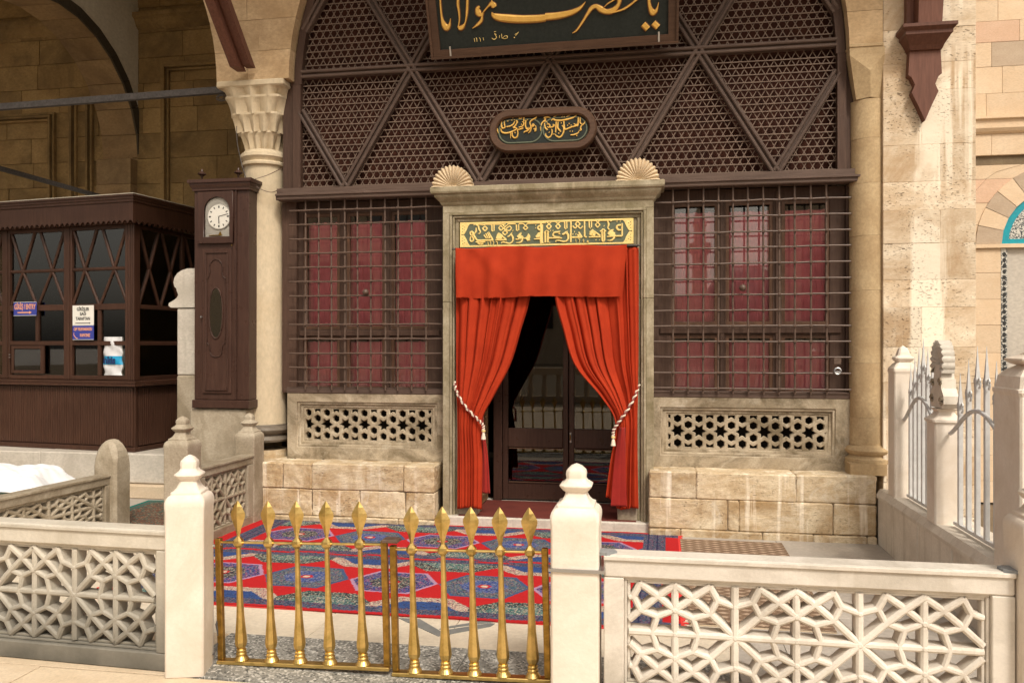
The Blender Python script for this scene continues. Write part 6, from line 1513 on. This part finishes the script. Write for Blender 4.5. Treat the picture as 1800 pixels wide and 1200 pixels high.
MB().prism([(-1.275, 1.375), (-1.125, 1.375), (-1.15, 1.47), (-1.25, 1.47)], 1.85, 1.93, 'x').build('scroll_block', M['wall_marble'], mp)
for yy, zz_, s in ((-1.29, 1.235, .032), (-1.115, 1.245, .030), (-1.27, 1.36, .028), (-1.13, 1.35, .026)):
    b = MB(); P = [(1.842, yy+(s*(1-k/22))*math.cos(k*.55), zz_+(s*(1-k/22))*math.sin(k*.55)) for k in range(20)]; b.tube(P, .007, 6); b.build('scroll', M['old_marble'], mp, smooth=True)
# fan: built in the y-z plane facing -x, turned a little to the viewer
b = MB(); rows = []
for i in range(8):
    t = i/7; row = []
    for k in range(79):
        a = R(-25)+R(230)*k/78; f = abs(math.cos(math.pi*k/6)); rr = .122*t*(1-.05*(1-f)*t**2)
        row.append((-(.012+.030*math.sin(math.pi*t*.7)+.014*t*f), rr*.85*math.cos(a), .135+rr*1.25*math.sin(a)))
    rows.append(row)
rows.append([(.030, y, z) for x, y, z in rows[-1]]); rows.append([(.035, 0, .135)]*79); b.grid(rows)
b.v = [tuple(Matrix.Rotation(R(2), 3, 'Z') @ Vector(p)+Vector((1.89, -1.20, 1.345))) for p in b.v]
b.build('fan_shell', M['marble_grey'], mp)
def fence(label, y0, y1, zb, zr0, zr1, n, zt0, zt1, x=1.91, pk=None):
    t = thing('iron_fence_panel', label, 'fence', (x, (y0+y1)/2, zb)); L = ORG[t]; G = M['grey_iron']
    pk = pk or (n-1)/2
    for k in range(n):
        y = y0+(y1-y0)*(k+.5)/n; d = 1-abs(k-pk)/((n-1)/2+.001); zt = zt0+(zt1-zt0)*max(d, 0)
        br_ = MB().cbox(x-.014, x+.014, y-.013, y+.013, zb+.02, zt, .003).build('upright', G, t)
        b = MB(); b.loft([[(x-h, y-h, z), (x+h, y-h, z), (x+h, y+h, z), (x-h, y+h, z)] for h, z in ((.012, zt), (.009, zt+.04), (.004, zt+.12), (.0008, zt+.185))])
        b.build('spike', G, br_)
        b = MB()
        for s in (-1, 1):
            P = [(x, y+s*(.017+.016*(1-math.cos(q*.62))*(1-q*.03)), zt-.035+.018*math.sin(q*.62)*1.6) for q in range(9)]; b.tube(P, .0065, 6)
        b.build('curl', G, br_, smooth=True)
    MB().cbox(x-.012, x+.012, y1-.02, y0+.02, zb, zb+.022, .002).build('bottom_bar', G, t)
    P = [];
    for q in range(41):
        s = q/40; P.append((x-.018, y0+.06+(y1-y0-.09)*s, zr0+(zr1-zr0)*(math.sin(math.pi*s)**1.3)))
    MB().tube(P, .013, 8).build('wavy_rail', G, t, smooth=True)
fence('far pale grey iron fence panel with spikes and wavy rail', -.40, -1.06, .455, 1.03, 1.22, 7, 1.27, 1.46)
fence('near pale grey iron fence panel with spikes and wavy rail', -1.36, -2.17, .455, 1.03, 1.21, 6, 1.24, 1.45)

# lead cramps joining the front panel to its posts
for xa, lab in ((-.215, 'dull lead cramp at the left corner of the front right balustrade'), (1.455, 'dull lead cramp at the right corner of the front right balustrade')):
    b = MB(); b.prism([(xa-.035, -3.30), (xa+.02, -3.315), (xa+.065, -3.27), (xa+.05, -3.235), (xa-.01, -3.225), (xa-.04, -3.25)], .668, .682, 'z'); b.top('lead_cramp', M['lead'], lab, 'cramp')
# ---------------------------------------------------------------- rods, wires, cloth
p, q = PY(-60, 192, .3), PY(397, 156, .3)
MB().cbox(0, 1, -.02, .02, -.03, .03, .004)
b = MB().bar((-9.0, .36, p[1]-.03), (q[0]-.0, .36, q[1]), .062, .05, up=(0, -1, 0)); b.top('iron_tie_rod', M['iron_black'], 'long dark iron tie bar from the capital across the porch opening', 'tie rod')
cc = PY(388, 171, .28); b = MB(); b.tube([(cc[0]+.055*math.cos(k*.42), .30, cc[1]+.030*math.sin(k*.42)) for k in range(16)], .006, 6); b.tube([(cc[0]+.03*math.cos(k*.6), .29, cc[1]+.018*math.sin(k*.6)) for k in range(11)], .005, 6)
b.top('coiled_wire', M['iron_black'], 'coil of dark wire hanging under the tie bar by the capital', 'wire')
a, b_ = (-7.5, .5, 3.64), (-7.5, 3.6, 3.62)
MB().bar(a, b_, .05, .05, up=(0, 0, 1)).top('cross_tie_rod', M['iron_black'], 'dark tie bar crossing under the porch arch above the kiosk', 'tie rod')
def w3(u, v, y): x, z = PY(u, v, y); return (x, y, z)
MB().tube(crom([w3(416, 222, .05), w3(417, 250, .05), w3(424, 285, .05), w3(432, 312, .04)], 6), .004, 6).top('hanging_wire', M['iron_black'], 'thin dark wire dropping from the capital to the clock', 'wire')
MB().tube(crom([w3(438, 318, .03), w3(470, 308, .14), w3(495, 296, .16)], 6), .0035, 6).top('clock_wire', M['iron_brown'], 'thin straight wire from the clock top over the column', 'wire')
MB().tube(crom([w3(440, 312, .03), w3(449, 318, .10), w3(450, 328, .12), w3(475, 338, .15), w3(495, 332, .16)], 8), .0035, 6).top('clock_wire', M['iron_brown'], 'thin sagging wire looping from the clock to the lattice board', 'wire')
cb_ = thing('covered_table', 'dark green cloth covered low table under a white sheet at the left edge', 'table', (-5.75, -.35, 0))
MB().cbox(-6.5, -5.15, -.75, .1, .26, .31, .02).build('table_top', M['leather'], cb_)
for x in (-6.4, -5.25):
    for y in (-.65, .0): MB().cbox(x-.03, x+.03, y-.03, y+.03, 0, .26, .005).build('leg', M['wood_dark'], cb_)
nX, nY = 46, 30; rows = []
for j in range(nY+1):
    row = []
    for i in range(nX+1):
        s, t = i/nX, j/nY; x = -6.6+1.36*s-.12*t; y = -.72+.72*t
        h_ = .05+.085*math.sin(math.pi*min(1, s*1.04))**.6*math.sin(math.pi*t)**.5+.034*abs(math.sin(7*s+3*t))+.022*abs(math.sin(13*s-8*t+1))+.012*abs(math.sin(23*t+12*s)); e = min(s, 1-s, t, 1-t)*8
        row.append((x+.03*math.sin(t*9), y+.02*math.sin(s*11), .312+max(.004, h_*min(1, e))))
    rows.append(row)
MB().grid(rows).top('white_sheet', M['white_cloth'], 'crumpled white sheet lying at the left edge behind the balustrade', 'cloth', smooth='all')

# ---------------------------------------------------------------- what stands behind the viewer (seen in the panes)
mw = thing('mosque_across_court', 'pale mosque with lead domes and a minaret across the court behind the viewer', 'building', (4, -62, -.1))
MB().box(-2, 10, -66, -61, -.1, 5.6).build('wall', M['farwall'], mw)
MB().box(-60, -2.01, -66, -61, -.1, 13.5).build('wall', M['farwall'], mw); MB().box(10.01, 40, -66, -61, -.1, 14.5).build('wall', M['farwall'], mw)  # unseen tall wings, raised to block sky reflections in the panes
for k in range(14): MB().box(-58+k*4, -56.4+k*4, -60.99, -60.9, 3, 9).build('window', M['void'], mw)
for k in range(6): MB().box(12+k*4.4, 13.8+k*4.4, -60.99, -60.9, 3, 10).build('window', M['void'], mw)
for x, r_, zb_ in ((-20, 5.0, 13.0), (-40, 5.2, 13), (7.8, 3.2, 5.6), (24, 6.0, 14)): MB().sphere((x, -63, zb_), r_, 20, .85).build('dome', M['lead'], mw, smooth='all')
MB().lathe([(.9, 0), (.9, 5.6), (.62, 6.2), (.60, 9.2), (.95, 9.6), (.95, 10.2), (.5, 10.25), (.48, 11.6), (.6, 11.7), (.02, 14.2)], 4.0, -62, 20, -.1).build('minaret', M['farwall'], mw)
cw = thing('court_balustrade', 'pale court wall with square posts behind the viewer', 'wall', (0, -14, -.1))
MB().box(-16, 12, -14.3, -14, .75, .95).build('coping', M['farwall'], cw); MB().box(-16, 12, -14.25, -14.05, -.1, .15).build('foot', M['farwall'], cw)
b = MB()
for k in range(70): b.lathe([(.07, .15), (.09, .35), (.05, .6), (.07, .75)], -15.8+k*.4, -14.15, 8)
b.build('balusters', M['farwall'], cw, kind='stuff')
for k in range(8): MB().sqlathe([(.2, 0), (.2, 1.2), (.12, 1.3), (.16, 1.35), (.05, 1.6)], -15+k*3.7, -14.15, -.1).build('post', M['farwall'], cw)

# ---------------------------------------------------------------- groups of alike things
GR = {'lead_cramp': 'lead cramps on the balustrade', 'balustrade_post': 'finialed marble posts of the balustrade', 'fence_post': 'stone posts of the iron fence', 'shell_topped_post': 'stone posts of the iron fence', 'balustrade': 'pierced marble balustrade panels',
      'gate_leaf': 'leaves of the brass gate', 'iron_grille': 'iron grilles over the windows', 'window': 'curtained windows beside the door', 'pierced_screen': 'pierced stone screens under the windows',
      'curtain_tieback': 'cord tiebacks of the red curtain', 'iron_fence_panel': 'iron fence panels on the low wall', 'stone_bench': 'stone benches beside the door', 'rug': 'rugs laid on the terrace',
      'window_sill_rail': 'wooden rails under the windows', 'grille_knob': 'knobs on the window grilles', 'clock_wire': 'wires leading from the clock', 'left_column': 'columns of the arcade', 'right_column': 'columns of the arcade'}
for o in bpy.data.objects:
    if o.parent is None and o.name.split('.')[0] in GR: o['group'] = GR[o.name.split('.')[0]]

# worn, uneven surfaces on the roughest blocks
tx = bpy.data.textures.new('wear', 'CLOUDS'); tx.noise_scale = .045; tx.noise_depth = 3
tx2 = bpy.data.textures.new('wear_broad', 'CLOUDS'); tx2.noise_scale = .22; tx2.noise_depth = 2
for o in bpy.data.objects:
    st = o.name.split('.')[0]
    if (st == 'stone_block' and o.parent and o.parent.name.startswith('stone_bench')) or st in ('clock_block', 'column_footing'):
        md = o.modifiers.new('dense', 'SUBSURF'); md.subdivision_type = 'SIMPLE'; md.levels = md.render_levels = 4
        for t_, s_ in ((tx, .011), (tx2, .012)):
            d_ = o.modifiers.new('wear', 'DISPLACE'); d_.texture = t_; d_.texture_coords = 'GLOBAL'; d_.strength = s_; d_.mid_level = .5
